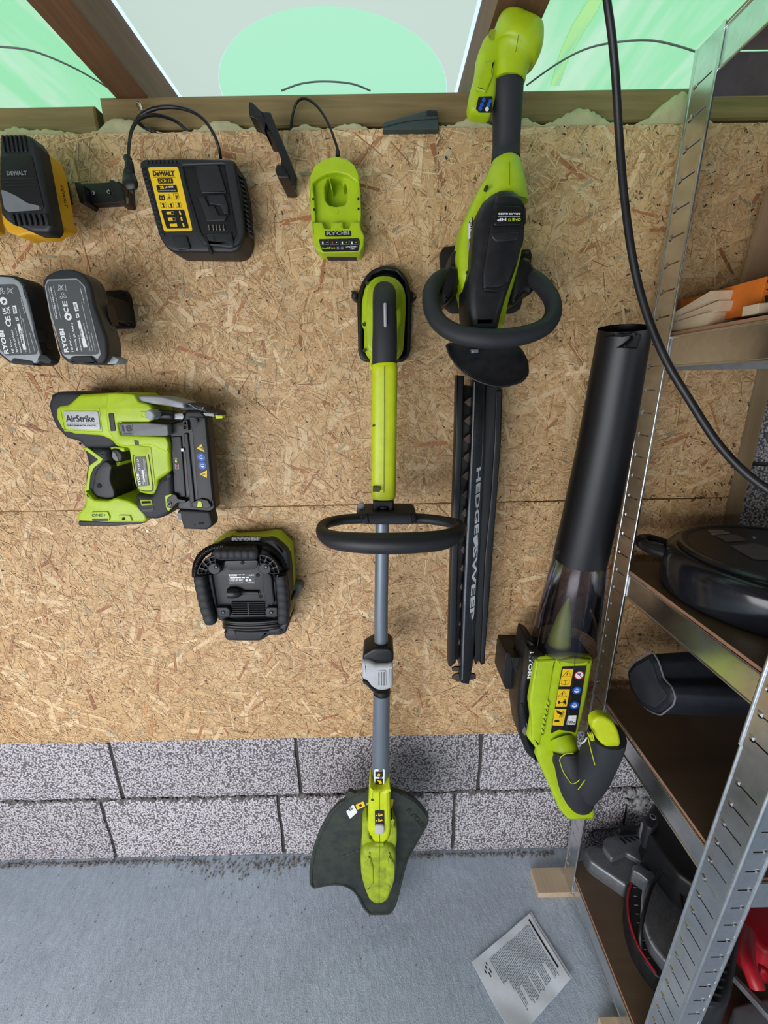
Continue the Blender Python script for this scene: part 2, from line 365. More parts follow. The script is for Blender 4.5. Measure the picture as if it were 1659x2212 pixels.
# ================================================================ SETTING
Y0, YO = .92, .87                 # block face, strand board face
wall = box('wall_back', (-2.0, .932, 0), (1.9, 1.05, 1.70), M['mortar'], None, 0, smooth=False, kind='structure')
def block(x0, x1, z0, z1):
    nx, nz = 12, 6; j = .0022; vs = []; fs = []
    def edge(a): return (random.random()-.5)*j*2 if a else 0
    for k in range(nz+1):
        for i in range(nx+1):
            bx, bz = i in (0, nx), k in (0, nz)
            x = x0+(x1-x0)*i/nx+edge(bx); z = z0+(z1-z0)*k/nz+edge(bz)
            y = Y0+(.006 if (bx or bz) else 0)+(random.random()-.5)*.001
            vs.append((x, y, z))
    for k in range(nz):
        for i in range(nx): s = k*(nx+1)+i; fs.append((s, s+1, s+nx+2, s+nx+1))
    rim = [i for i in range(nx+1)]+[k*(nx+1)+nx for k in range(1, nz+1)]+[nz*(nx+1)+i for i in range(nx-1, -1, -1)]+[k*(nx+1) for k in range(nz-1, 0, -1)]
    b0 = len(vs)
    for i in rim: v = vs[i]; vs.append((v[0], .96, v[2]))
    n = len(rim)
    for i in range(n): fs.append((rim[i], rim[(i+1) % n], b0+(i+1) % n, b0+i))
    mk('block', vs, fs, M['block'], wall, ang=60)
rows = [(0.0, .229, -.832), (.236, .465, -.765), (.472, .701, -.83), (.708, .937, -.765), (.944, 1.173, -.83), (1.18, 1.409, -.765), (1.416, 1.645, -.83)]
for ri, (z0, z1, xj) in enumerate(rows):
    x = xj-1.02
    while x < 1.85:
        if ri < 2 or x+.5 > .60: block(x+.0055, x+.5065, z0+.002, z1)
        x += .511
# mortar smears in the joints
def lump(name, cx, cy, cz, rx, ry, rz, mat, par, n=10, jit=.25, **kw):
    vs, fs = [], []; m = n//2
    for i in range(m+1):
        th = math.pi*i/m
        for k in range(n):
            ph = 2*math.pi*k/n; q = 1+(random.random()-.5)*jit
            vs.append((cx+rx*math.sin(th)*math.cos(ph)*q, cy+ry*math.sin(th)*math.sin(ph)*q, cz+rz*math.cos(th)*q))
    for i in range(m):
        for k in range(n): l = (k+1) % n; fs.append((i*n+k, i*n+l, (i+1)*n+l, (i+1)*n+k))
    return mk(name, vs, fs, mat, par, ang=80, **kw)
def multi(name, parts, mat, par=None, **kw):           # join many (verts, faces) into one mesh
    V, F = [], []
    for v, f in parts: s = len(V); V += v; F += [tuple(i+s for i in q) for q in f]
    return mk(name, V, F, mat, par, **kw)
def pebble(cx, cy, cz, r):
    v = [(cx+r*x*random.uniform(.7, 1.3), cy+r*y*random.uniform(.7, 1.3), cz+r*z*random.uniform(.6, 1)) for x, y, z in ((1, 0, 0), (-1, 0, 0), (0, 1, 0), (0, -1, 0), (0, 0, 1), (0, 0, -1))]
    return v, [(0, 2, 4), (2, 1, 4), (1, 3, 4), (3, 0, 4), (2, 0, 5), (1, 2, 5), (3, 1, 5), (0, 3, 5)]
pb = []
for k in range(420):
    z = .2325+random.gauss(0, .004); x = random.uniform(-1.1, .9); pb.append(pebble(x, .922+random.uniform(0, .008), z, random.uniform(.003, .009)))
multi('mortar_crumbs', pb, M['mortar2'], wall, kind='stuff')
pc = W(1376, 1727, .912)
for k in range(22): r_ = random.uniform(.006, .014); lump('render_patch', pc.x+random.uniform(-.035, .035), .918, pc.z+random.uniform(-.04, .04), r_, .008, r_, M['render'], wall, 9, .8)
# strand boards
def strand_board(name, x0, x1, z0, z1, yf, th, dens):
    A = (x1-x0)*(z1-z0)
    kinds = [(int(4300*A*dens), .03, .09, .008, .022, 0), (int(9000*A*dens), .015, .055, .002, .008, 1), (int(13000*A*dens), .006, .028, .0008, .0028, 1), (int(11000*A*dens), .006, .030, .0004, .0011, 2),
             (int(520*A*dens), .025, .11, .003, .018, 4), (int(260*A*dens), .015, .08, .002, .010, 5), (int(50*A), .012, .04, .004, .010, 6),
             (int(3200*A*dens), .008, .04, .0010, .0040, 1), (int(9500*A*dens), .005, .026, .0004, .0013, 2), (int(300*A), .012, .07, .0006, .0018, 7), (int(420*A), .003, .009, .0010, .0026, 3)]
    pal = np.array([(.80, .56, .30), (.68, .45, .22), (.60, .37, .17), (.50, .28, .115), (.74, .54, .32), (.42, .19, .07), (.40, .33, .20)])
    pr = np.array([.25, .24, .19, .10, .14, .055, .025])
    allv, allc, alluv = [], [], []
    dep = 0
    for n, l0, l1, w0, w1, kd in kinds:
        cx = rng.uniform(x0, x1, n); cz = rng.uniform(z0, z1, n); an = rng.uniform(0, math.pi, n)
        # patches where flakes share a direction
        fl = np.sin(cx*9.1+2*np.sin(cz*7.3))+np.sin(cz*11.7+1.7*np.sin(cx*5.1)); an = an+fl*.25
        L = rng.uniform(l0, l1, n)*.5; Wd = rng.uniform(w0, w1, n)*.5
        ux, uz = np.cos(an), np.sin(an)
        cs = []
        for sx_, sz_ in ((-1, -1), (1, -1), (1, 1), (-1, 1)):
            a = L*sx_*rng.uniform(.72, 1.1, n); b_ = Wd*sz_*rng.uniform(.45, 1.1, n)
            x = np.clip(cx+ux*a-uz*b_, x0, x1); z = np.clip(cz+uz*a+ux*b_, z0, z1)
            y = yf-(.00012+dep+rng.uniform(0, .00030, n)); cs.append(np.stack([x, y, z], 1))
        v = np.stack(cs, 1).reshape(-1, 3); allv.append(v)
        if kd < 3:
            c = pal[rng.choice(7, n, p=pr/pr.sum())]*rng.uniform(.85, 1.10, (n, 1))
            c = c*.72+np.array([(.62, .40, .195)])*.28
            if kd == 2: c = c*rng.choice([.52, .75, 1.08, 1.16], n, p=[.22, .24, .34, .20])[:, None]
        elif kd == 3: c = np.array([(.055, .025, .018)])*rng.uniform(.5, 1.5, (n, 1))
        elif kd == 4: c = np.array([(.82, .61, .36), (.76, .54, .30), (.70, .46, .23), (.60, .38, .18)])[rng.choice(4, n)]*rng.uniform(.85, 1.08, (n, 1))
        elif kd == 5: c = np.array([(.46, .21, .09), (.38, .15, .06), (.54, .29, .13), (.57, .33, .15)])[rng.choice(4, n)]*rng.uniform(.8, 1.15, (n, 1))
        elif kd == 6: c = np.array([(.37, .33, .21)])*rng.uniform(.8, 1.3, (n, 1))
        else: c = np.array([(.80, .58, .32), (.84, .64, .38), (.30, .14, .06)])[rng.choice(3, n)]*rng.uniform(.85, 1.1, (n, 1))
        allc.append(np.repeat(np.clip(c, 0, 1), 4, 0))
        u0_ = rng.uniform(0, 9, n); v0_ = rng.uniform(0, 9, n)
        alluv.append(np.stack([np.stack([u0_+s1*L, v0_+s2*Wd], 1) for s1, s2 in ((-1, -1), (1, -1), (1, 1), (-1, 1))], 1).reshape(-1, 2))
        dep += .00018
    V = np.concatenate(allv); c = np.concatenate(allc); U = np.concatenate(alluv); n = len(V)//4
    bv = np.array([(x, y, z) for y in (yf, yf+th) for x, z in ((x0, z0), (x1, z0), (x1, z1), (x0, z1))]); q = len(V)
    V = np.concatenate([V, bv]); F = np.concatenate([np.arange(q).reshape(-1, 4), np.array([(0, 1, 2, 3), (7, 6, 5, 4), (0, 4, 5, 1), (1, 5, 6, 2), (2, 6, 7, 3), (3, 7, 4, 0)])+q])
    c = np.concatenate([c, np.tile((.48, .30, .14), (8, 1))]); U = np.concatenate([U, np.zeros((24, 2))])
    me = bpy.data.meshes.new(name); me.vertices.add(len(V)); me.vertices.foreach_set('co', V.ravel())
    me.loops.add(F.size); me.loops.foreach_set('vertex_index', F.ravel().astype(np.int32)); me.polygons.add(len(F))
    me.polygons.foreach_set('loop_start', np.arange(0, F.size, 4, dtype=np.int32)); me.polygons.foreach_set('loop_total', np.full(len(F), 4, dtype=np.int32)); me.update()
    ul = me.uv_layers.new(name='UVMap'); ul.data.foreach_set('uv', U.ravel())
    ca = me.color_attributes.new('flake', 'FLOAT_COLOR', 'POINT'); ca.data.foreach_set('color', np.concatenate([c, np.ones((len(c), 1))], 1).ravel())
    me.materials.append(M['osb']); o = bpy.data.objects.new(name, me); C.objects.link(o); o.parent = wall; return o
ZS = 1.1155
strand_board('strand_board', -1.35, .746, ZS+.0012, 1.777, YO, .018, 1.0)
strand_board('strand_board', -1.35, .746, .496, ZS-.0012, YO, .018, 1.0)
box('batten', (.738, .872, .40), (.785, .918, 1.70), M['batten'], wall)
for x in (-1.1, -.45, .2): box('batten', (x, .889, .53), (x+.045, .919, 1.70), M['batten'], wall)
# mineral wool showing above the boards
vs, fs = [], []; nx = 420; xs = np.linspace(-1.3, .76, nx)
bumps = [(W(x, 280, .87).x, w_/907, h/907) for x, w_, h in ((95, 60, 8), (250, 50, 20), (300, 40, 10), (475, 60, 17), (560, 30, 6), (660, 40, 8), (755, 50, 9), (900, 60, 13), (1020, 50, 14), (1130, 40, 12), (1255, 70, 24), (1440, 60, 22), (1480, 50, 28), (30, 30, 10), (-40, 60, 10))]
for i, x in enumerate(xs):
    h = .002+sum(hh*math.exp(-((x-cx)/(ww*.55))**2) for cx, ww, hh in bumps)+random.uniform(-.0018, .0018)
    for y, f in ((.8885, -3), (.872, .55), (.874, .95), (.880, 1.06), (.8895, .9), (.8895, -3)):
        vs.append((x, y+random.uniform(-.0008, .0008), 1.776+(h*f if f > 0 else -.03)))
for i in range(nx-1):
    for k in range(5): a = i*6+k; fs.append((a, a+6, a+7, a+1))
mk('insulation_wool', vs, fs, M['wool'], wall, ang=75, kind='stuff')
# timber wall plate
trim1 = box('trim_1', (-.468, .8905, 1.792), (1.9, .96, 1.838), M['beam'], None, .003, kind='structure')
box('lower_plate', (-.455, .902, 1.700), (1.9, .96, 1.7925), M['beam'], trim1, .003)
trim2 = box('trim_2', (-1.9, .8895, 1.778), (-.478, .955, 1.826), M['beam'], None, .003, kind='structure')
box('lower_plate', (-1.9, .90, 1.700), (-.486, .955, 1.7785), M['beam'], trim2, .003)
# roof: rafters with translucent sheets lying on them
ceil = bpy.data.objects.new('ceiling', None); C.objects.link(ceil); ceil.location = (0, 0, 1.84); ceil['kind'] = 'structure'
ZT = 1.912
for x0, x1 in ((-.441, -.385), (.164, .232), (.80, .865), (-1.08, -1.015), (-1.75, -1.69), (1.45, 1.51)):
    box('rafter', (x0, -1.1, 1.8385), (x1, 1.25, ZT-.001), M['rafter'], ceil, .002)
box('rafter', (-.4465-.004, -1.1, 1.8385+.012), (-.441-.0005, 1.25, ZT-.001), M['beam'], ceil, .001)
def skin(name, P, z, mat, holes=()):                 # thin translucent roofing skin
    L = [P]+[list(h) for h in holes]; vs = [(x, y, z) for l in L for x, y in l]
    fs = [t_ for t_ in tessellate_polygon([[Vector((x, y, 0)) for x, y in l] for l in L]) if len(set(t_)) == 3]
    return mk(name, vs, fs, mat, ceil, smooth=False)
def sheet(x0, x1, mat, holes=()):
    P = [(x0, .45), (x1, .45), (x1, 1.3), (x0, 1.3)]
    return skin('roof_sheet', P, ZT, mat, holes)
box('added_roof_blocker', (-2.0, -1.2, ZT+.001), (1.9, .45, ZT+.02), M['rafter'], ceil, 0, smooth=False)  # added out of view: solid roof that keeps the upper wall darker
box('added_sky_blocker', (-2.0, -1.3, 1.25), (1.9, -1.2, ZT+.02), M['rafter'], ceil, 0, smooth=False)  # added out of view to block high sky light from the upper wall
dc, dr = (-.078, 1.052), .222
circ = [(dc[0]+dr*math.cos(a*math.pi/32), dc[1]+dr*math.sin(a*math.pi/32)) for a in range(64)]
sheet(-.379, .158, M['sheet'], [circ])
skin('round_mint_disc', inset(circ, .0006), ZT+.0004, M['dish'])  # mint disc filling the round hole cut in the opal sheet
sheet(-1.02, -.452, M['sheetgreen']); sheet(-1.80, -1.03, M['sheet'])
film = [(v.x, v.y) for v in (WZ(x, y, ZT) for x, y in ((1272, 0), (1300, 0), (1290, 22), (1262, 66), (1240, 105), (1222, 140), (1207, 185), (1190, 185), (1202, 140), (1212, 110), (1236, 55)))]
sheet(.236, .86, M['sheetgreen'], [film if sarea(film) > 0 else film[::-1]])
skin('green_strip', inset(film if sarea(film) > 0 else film[::-1], -.0008), ZT+.0004, M['streak'])  # yellow-green strip filling the cutout in the mint sheet
sheet(.87, 1.9, M['sheetgreen'])
for pts in (((-40, 97), (0, 101), (70, 110), (150, 142), (205, 172), (243, 196)), ((608, 196), (650, 181), (700, 176), (760, 181), (800, 196)), ((1138, 184), (1200, 140), (1260, 108), (1320, 93), (1400, 87), (1470, 101), (1535, 124))):
    P = [WZ(x, y, ZT-.006) for x, y in pts]
    sweep('roof_wire', [(p.x, p.y, p.z, .0016) for p in P], M['grey'], ceil, n=6, sub=5, px=False)
floor = box('floor', (-4, -5, -.1), (4, .96, 0), M['floor'], None, 0, smooth=False, kind='structure')
wl = box('wall_left', (-2.1, -1.2, 0), (-1.98, 1.05, 1.84), M['block'], None, 0, smooth=False, kind='structure')
wr = box('wall_right', (1.86, -1.2, 0), (1.98, 1.05, 1.84), M['block'], None, 0, smooth=False, kind='structure')
# dirt and grit where the floor meets the wall
pb = []
for k in range(1500):
    x = random.uniform(-1.2, .5); c0 = math.exp(-((x+.42)/.16)**2)*.05+.012
    y = .918-abs(random.gauss(0, c0*.55)); pb.append(pebble(x, y, .001, random.choice((.0012, .0018, .0025, .004)) * random.uniform(.7, 1.3)))
for k in range(160): pb.append(pebble(random.uniform(-1, .14), random.uniform(.5, .9), .0006, random.uniform(.0008, .0022)))
g = multi('floor_grit', pb, M['stone'], None, kind='stuff'); tag(g, 'loose grit and cement crumbs scattered along the foot of the block wall', 'grit')

# ================================================================ SHELVING RACK
LX = .497
def lean(v):
    k = .015+.030*(.84-v.y)/.4; return Vector((v.x, v.y-k*(v.z-.10), v.z))
rack = thing('shelving_rack', 'galvanised slotted-angle shelving rack with brown hardboard shelves at right edge', 'shelving', (LX, .46, .02))
def flange(par, side, z0, z1, pos, w_, dx, off, mat=M['galv'], lips=True):
    """side True: plate lying in x = pos, spanning y off..off+w_; side False: plate in y = pos spanning x off..off+w_"""
    hs = []; z = .195-.041*4
    while z < z1-.02:
        if z > z0+.015:
            if side: a, b_ = off+w_*.16, off+w_*.80
            else: a, b_ = off+w_*.28, off+w_*.78
            h = .0017; q = [(a, z-h), (b_, z-h), (b_, z+h), (a, z+h)]
            if side: q = [(a, z-h*.8), (b_-.006, z-h*.8), (b_-.004, z-.0042), (b_+.001, z-.0042), (b_+.003, z), (b_+.001, z+.0042), (b_-.004, z+.0042), (b_-.006, z+h*.8), (a, z+h*.8)]
            hs.append(q)
        z += .041
    P = [(off, z0), (off+w_, z0), (off+w_, z1), (off, z1)]
    if side: prism('flange', P, [(pos, 0), (pos+dx, 0)], Vector((0, 0, 0)), YA, ZA, XA, mat, par, holes=hs, warp=lean, smooth=False)
    else: prism('flange', P, [(pos, 0), (pos+dx, 0)], Vector((0, 0, 0)), XA, ZA, YA, mat, par, holes=hs, warp=lean, smooth=False)
    # pressed tabs beside each slot
    tb = []
    for h in hs:
        z = sum(p[1] for p in h)/len(h)
        if side: c = [(pos-.0022, b, z+zz) for b in (max(p[0] for p in h)-.001, max(p[0] for p in h)-.0065) for zz in (.001, .0045)]+[(pos, b, z+zz) for b in (max(p[0] for p in h), max(p[0] for p in h)-.008) for zz in (-.001, .0055)]
        else: c = [(b, pos-.0018, z+zz) for b in (max(p[0] for p in h)+.0005, max(p[0] for p in h)-.003) for zz in (-.001, .0025)]+[(b, pos, z+zz) for b in (max(p[0] for p in h)+.001, max(p[0] for p in h)-.004) for zz in (-.002, .0035)]
        tb.append(([tuple(lean(Vector(v))) for v in c], [(0, 1, 3, 2), (0, 4, 5, 1), (1, 5, 7, 3), (3, 7, 6, 2), (2, 6, 4, 0)]))
    if tb: multi('pressed_tabs', tb, M['chrome'], par, kind='stuff')
def lp(x, y, z): v = lean(Vector((x, y, z))); return (v.x, v.y, v.z)
def post(xc, yc, sx_, sy_, z0, z1, split=None):
    """corner at xc,yc; flanges run sx_ / sy_ from it"""
    p = box('post', lp(xc, yc, z0), Vector(lp(xc, yc, z0))+Vector((sx_*.002, sy_*.002, .004)), M['galv'], rack, 0)
    for i, (a, b_) in enumerate(((z0, split), (split-.0, z1)) if split else ((z0, z1),)):
        g_ = -.002 if i else 0
        flange(p, True, a, b_, xc+g_*sx_, .050, .0014*sx_, yc if sy_ > 0 else yc-.050)
        flange(p, False, a, b_, yc+g_*sy_, .036, .0014*sy_, xc if sx_ > 0 else xc-.036)
        rr = .0035 if i else .003
        sweep('rolled_edge', [(*lp(xc+.001*sx_+g_*sx_, yc+.001*sy_+g_*sy_, a), rr), (*lp(xc+.001*sx_+g_*sx_, yc+.001*sy_+g_*sy_, b_), rr)], M['galv'], p, n=10, sub=1, px=False)
        sweep('rolled_edge', [(*lp(xc+g_*sx_, yc+.050*sy_, a), rr*.8), (*lp(xc+g_*sx_, yc+.050*sy_, b_), rr*.8)], M['galv'], p, n=8, sub=1, px=False)
        sweep('rolled_edge', [(*lp(xc+.036*sx_, yc+g_*sy_, a), rr*.8), (*lp(xc+.036*sx_, yc+g_*sy_, b_), rr*.8)], M['galv'], p, n=8, sub=1, px=False)
post(LX, .447, 1, 1, .019, 1.87, .870)
post(LX, .845, 1, -1, .019, 1.845)
post(1.42, .447, -1, 1, .003, 1.87); post(1.42, .845, -1, -1, .003, 1.845)
shelfz = (.080, .660, .990, 1.4387, 1.846)
for i, z in enumerate(shelfz):
    bt = z-.0065
    sb = box('side_beam', (LX+.0022, .452, bt-.050), (LX+.0045, .838, bt-.0005), M['galv'], rack, 0, warp=lean, smooth=False)
    for zz in (bt-.002, bt-.049): sweep('beam_edge', [(*lp(LX+.0025, .455, zz), .0022), (*lp(LX+.0025, .835, zz), .0022)], M['galv'], sb, n=8, sub=1, px=False)
    box('side_beam', (1.4155, .452, bt-.050), (1.4175, .838, bt-.0005), M['galv'], rack, 0, warp=lean, smooth=False)
    fb = box('front_beam', (LX+.010, .4505, bt-.055), (1.41, .4530, bt-.0005), M['galv'], rack, 0, warp=lean, smooth=False)
    box('rear_beam', (LX+.010, .8385, bt-.055), (1.41, .841, bt-.0005), M['galv'], rack, 0, warp=lean, smooth=False)
    sh = box('shelf_board', (LX+.0055, .4545, z-.006), (1.411, .8375, z), M['mdf'], rack, 0, warp=lean, smooth=False)
    box('board_edge', (LX+.0046, .4545, z-.0058), (LX+.0054, .8375, z-.0002), M['mdfedge'], sh, 0, warp=lean, smooth=False)
# ================================================================ THINGS ON THE WALL, LEFT HALF
def screw(par, px, py, Y, r=2.6, mat=None, name='screw'):
    s = pdisc(name, px, py, Y, r, .0016, mat or M['chrome'], par, n=14, bev=.0005)
    pdisc('recess', px, py, Y-.0017, r*.45, .0002, M['hole'], s, n=6)
def ring(name, pts, Y, rpx, mat, par, **kw):       # thin closed outline
    return sweep(name, [(x, y, Y, rpx) for x, y in pts], mat, par, n=6, sub=1, closed=True, **kw)
def side_poly(name, pts, Xw, mat, par):
    P = [(v.y, v.z) for v in (WX(x, y, Xw) for x, y in pts)]
    return prism(name, P, [(Xw, 0), (Xw+.0005, 0)], Vector((0, 0, 0)), YA, ZA, XA, mat, par, smooth=False)
def side_text(s, pa, pb_, h_, Xw, mat, par, **kw):       # runs downwards on a face turned to the right
    a, b_ = WX(*pa, Xw), WX(*pb_, Xw); ux = (b_-a).normalized(); uy = (YA-ux*ux.y).normalized()
    return text3(s, a, ux, uy, (b_-a).length, h_, mat, par, **kw)
def X5(p): return zc(p, 0, 260, 5.53)
def batt_big(nm_, label, grp, dx, full):
    t = thing(nm_, label, 'battery', W(85+dx, 400, .83), grp)
    sh = lambda P: [(x+dx, y) for x, y in P]
    slab('base', sh([(5, 330), (60, 300), (96, 328), (107, 360), (127, 470), (132, 489), (108, 497), (100, 504), (80, 508), (60, 505), (40, 511), (14, 500), (4, 480), (0, 350)]), .766, .802, M['yellow'], t, b=.003, r=6)
    slab('housing', sh(X5([(-20, 170), (40, 155), (270, 150), (350, 180), (430, 300), (545, 900), (590, 1120), (620, 1260), (600, 1310), (560, 1345), (380, 1335), (180, 1245), (60, 1190), (0, 1110), (-25, 900)])), .742, .768, M['dark'], t, b=.006, r=5)
    slab('face_panel', sh(X5([(0, 420), (340, 410), (380, 440), (520, 1030), (480, 1075), (100, 1100), (40, 1060), (0, 800)])), .7405, .743, M['black'], t, b=.0008, r=3)
    slab('faded_label', sh(X5([(10, 830), (60, 840), (190, 900), (330, 990), (470, 1020), (470, 1070), (100, 1095), (50, 1050)])), .7400, .7406, M['grey'], t, b=0, r=3)
    for k in range(7):   # ribs along the lower end
        x = 110+k*66; slab('rib', sh(X5([(x, 1110), (x+34, 1110), (x+70, 1215), (x+60, 1250), (x+30, 1235)])), .737, .744, M['dark'], t, b=.001, r=2)
    for k in range(6):
        x = 10+k*52; slab('rib', sh(X5([(x, 175), (x+22, 172), (x+50, 370), (x+28, 372)])), .7395, .744, M['dark'], t, b=.001, r=1)
    if full:
        xs = W(87, 400, .742).x+.0012                 # side face, turned to the right
        side_text('XR', (97, 392), (106, 432), .011, xs+.0006, M['yellow'], t, bold=.03)
        side_text('20V', (93, 366), (97, 384), .006, xs+.0006, M['lgrey'], t)
        side_text('5.0', (108, 442), (113, 464), .008, xs+.0006, M['lgrey'], t)
        xb = W(131, 440, .766).x+.001
        side_text('DEWALT', X5([(715, 770)])[0], X5([(775, 1030)])[0], .007, xb+.0006, M['blk'], t, bold=.03)
        text('DEWALT', X5([(90, 660)])[0], X5([(330, 655)])[0], 9, .7398, M['grey'], t, bold=.04)
        for y_ in (700, 740, 780): slab('print_line', X5([(20, y_), (430, y_-14), (432, y_-6), (20, y_+8)]), .7400, .7404, M['dark'], t, b=0, r=0)
    a = W(100+dx, 396, .868); b = W(159+dx, 443, .868)
    box('wall_mount', (a.x, .80, a.z), (b.x, .8685, b.z), M['black'], t, .002)
    return t
batt_big('battery_pack', 'black battery pack with yellow base beside the small empty wall bracket', None, 0, True)
batt_big('battery_pack', 'black and yellow battery pack cut off by the left picture edge', None, -162, False)
# --- small empty bracket
t = thing('wall_bracket', 'small empty black wall bracket with two screws between battery pack and charger', 'bracket', W(215, 420, YO))
slab('back_plate', [(170, 397), (258, 392), (268, 438), (188, 442), (176, 430)], .853, .8685, M['black'], t, b=.001, r=2)
slab('side_lip', [(160, 393), (170, 393), (178, 398), (186, 436), (180, 441), (172, 437)], .835, .8685, M['black'], t, b=.001, r=2)
slab('side_lip', [(236, 389), (243, 388), (262, 400), (270, 434), (266, 438), (252, 436)], .835, .8685, M['black'], t, b=.001, r=2)
screw(t, 201, 417, .852, 4); screw(t, 235, 415, .852, 4)
# --- amber/black charger
t = thing('battery_charger', 'black battery charger with yellow label hanging left of the lime charger', 'charger', W(430, 450, YO))
def X6(p): return zc(p, 290, 320, 6.144)
D6 = .812
slab('housing', X6([(62, 185), (105, 140), (600, 130), (1290, 140), (1335, 180), (1420, 560), (1470, 1130), (1455, 1230), (1390, 1350), (1300, 1385), (520, 1375), (430, 1330), (345, 1210), (320, 1150), (110, 400)]), D6, .868, M['dark'], t, b=.005, r=6)
slab('raised_edge', X6([(600, 135), (1290, 150), (1320, 190), (1440, 900), (1460, 1130), (1400, 1270), (1290, 1330), (920, 1290), (830, 1160), (620, 360), (600, 220)]), D6-.004, D6+.002, M['dark'], t, b=.003, r=7, holes=[X6([(640, 235), (1190, 215), (1240, 470), (1340, 1010), (1360, 1130), (1300, 1240), (960, 1200), (880, 1110), (690, 480)])])
slab('docking_bed', X6([(640, 235), (1190, 215), (1240, 470), (1340, 1010), (1360, 1130), (1300, 1240), (960, 1200), (880, 1110), (690, 480)]), D6-.0008, D6+.004, M['black'], t, b=.0008, r=3)
slab('sliding_rail', X6([(800, 225), (1110, 222), (1225, 590), (890, 600), (840, 420)]), D6-.006, D6, M['dark'], t, b=.002, r=2)
slab('release_step', X6([(820, 650), (930, 640), (990, 770), (1060, 765), (1120, 890), (1190, 890), (1240, 900), (1200, 960), (960, 970), (920, 830), (870, 700)]), D6-.004, D6, M['dark'], t, b=.001, r=1)
slab('release_step', X6([(960, 625), (1190, 620), (1240, 760), (1250, 880), (1190, 870), (1140, 760), (1000, 740)]), D6-.006, D6, M['dark'], t, b=.001, r=1)
slab('contact_well', X6([(940, 1000), (1230, 985), (1250, 1100), (960, 1110)]), D6-.001, D6+.002, M['hole'], t, b=0, r=2)
for x in (985, 1040, 1085, 1130, 1180): slab('contact', X6([(x-6, 1015), (x+6, 1015), (x+16, 1085), (x+4, 1085)]), D6-.0055, D6, M['chrome'], t, b=.0003, r=0)
slab('front_tongue', X6([(930, 1130), (1270, 1125), (1320, 1260), (985, 1290)]), D6-.004, D6, M['dark'], t, b=.001, r=2)
slab('slot', X6([(1035, 1160), (1060, 1160), (1075, 1230), (1050, 1232)]), D6-.0045, D6-.003, M['hole'], t, b=0, r=2)
for q in ([(920, 1130), (940, 1130), (1040, 1400), (1000, 1400)], [(1265, 1125), (1285, 1120), (1330, 1300), (1300, 1300)]): slab('groove', X6(q), D6-.0052, D6-.001, M['hole'], t, b=0, r=0)
slab('key_block', X6([(500, 1165), (690, 1160), (745, 1330), (580, 1350), (520, 1260)]), D6-.004, D6, M['dark'], t, b=.0015, r=3)
for k in range(16):
    f = k/15; x = 72+f*260+ (0 if k else 8); y = 235+f*890
    slab('cooling_fin', X6([(x, y), (x+62, y+6), (x+68, y+36), (x+8, y+32)]), D6-.0022, D6+.001, M['dark'], t, b=.0006, r=2)
for k in range(9):
    x = 150+k*54; slab('cooling_fin', X6([(x, 150), (x+26, 148), (x+32, 200), (x+6, 202)]), D6-.0022, D6+.001, M['dark'], t, b=.0006, r=2)
for k in range(13):
    f = k/12; x = 1350+f*140; y = 330+f*800
    slab('cooling_fin', X6([(x, y), (x+40, y+4), (x+90, y+52), (x+55, y+50)]), D6+.006+.0, D6+.02, M['dark'], t, b=.001, r=2)
lb = slab('yellow_label', X6([(180, 255), (580, 248), (775, 1095), (395, 1105)]), D6-.0008, D6+.0005, M['yel'], t, b=0, r=5, label='yellow instruction label')
E6 = D6-.0009
text('DeWALT', X6([(252, 372)])[0], X6([(540, 372)])[0], 10.5, E6, M['blk'], lb, bold=.045)
line(X6([(240, 298), (540, 296)]), E6, .35, M['blk'], lb); line(X6([(255, 384), (548, 384)]), E6, .35, M['blk'], lb)
s = sticker('black_patch', X6([(305, 402), (505, 400), (518, 465), (320, 468)]), E6, M['blk'], lb); text('DCB115', X6([(332, 458)])[0], X6([(495, 456)])[0], 7, E6-.0007, M['yel'], s, bold=.02)
s = sticker('black_patch', X6([(290, 490), (556, 487), (577, 584), (312, 587)]), E6, M['blk'], lb)
text('XR', X6([(342, 545)])[0], X6([(402, 543)])[0], 6.5, E6-.0007, M['yel'], s, bold=.05); text('LI-ION', X6([(408, 532)])[0], X6([(520, 528)])[0], 4.3, E6-.0007, M['white'], s, bold=.03)
text('10.8V/12V/14.4V/18V', X6([(318, 574)])[0], X6([(554, 572)])[0], 2.4, E6-.0007, M['white'], s, bold=.01)
def icon_box(x, y, sz, par): ring('icon_frame', X6([(x, y), (x+sz, y), (x+sz+12, y+sz*1.05), (x+12, y+sz*1.05)]), E6, .4, M['blk'], par)
ring('icon_frame', X6([(458, 612), (506, 690), (440, 692)]), E6, .45, M['blk'], lb); slab('bolt_icon', X6([(460, 640), (470, 640), (464, 658), (474, 658), (458, 682), (462, 664), (454, 664)]), E6-.0003, E6, M['blk'], lb, b=0, r=0)
icon_box(325, 620, 70, lb); icon_box(518, 606, 66, lb); icon_box(345, 716, 70, lb); icon_box(447, 716, 66, lb); icon_box(548, 716, 66, lb)
slab('book_icon', X6([(328, 625), (362, 632), (396, 622), (410, 688), (374, 690), (338, 690)]), E6-.0002, E6, M['blk'], lb, b=0, r=0, holes=[X6([(342, 640), (358, 642), (364, 680), (348, 680)]), X6([(370, 642), (386, 638), (394, 678), (378, 680)])])
line(X6([(548, 620), (560, 680)]), E6, .9, M['blk'], lb); text('F', X6([(566, 668)])[0], X6([(590, 667)])[0], 6, E6, M['blk'], lb)
for x, y in ((365, 732), (470, 735), (572, 728)): slab('icon', X6([(x, y), (x+22, y-4), (x+34, y+12), (x+26, y+26), (x+40, y+52), (x+12, y+54), (x+18, y+28), (x, y+16)]), E6-.0002, E6, M['blk'], lb, b=0, r=1)
s = sticker('black_patch', X6([(355, 822), (660, 815), (725, 1062), (430, 1066)]), E6, M['blk'], lb, r=3)
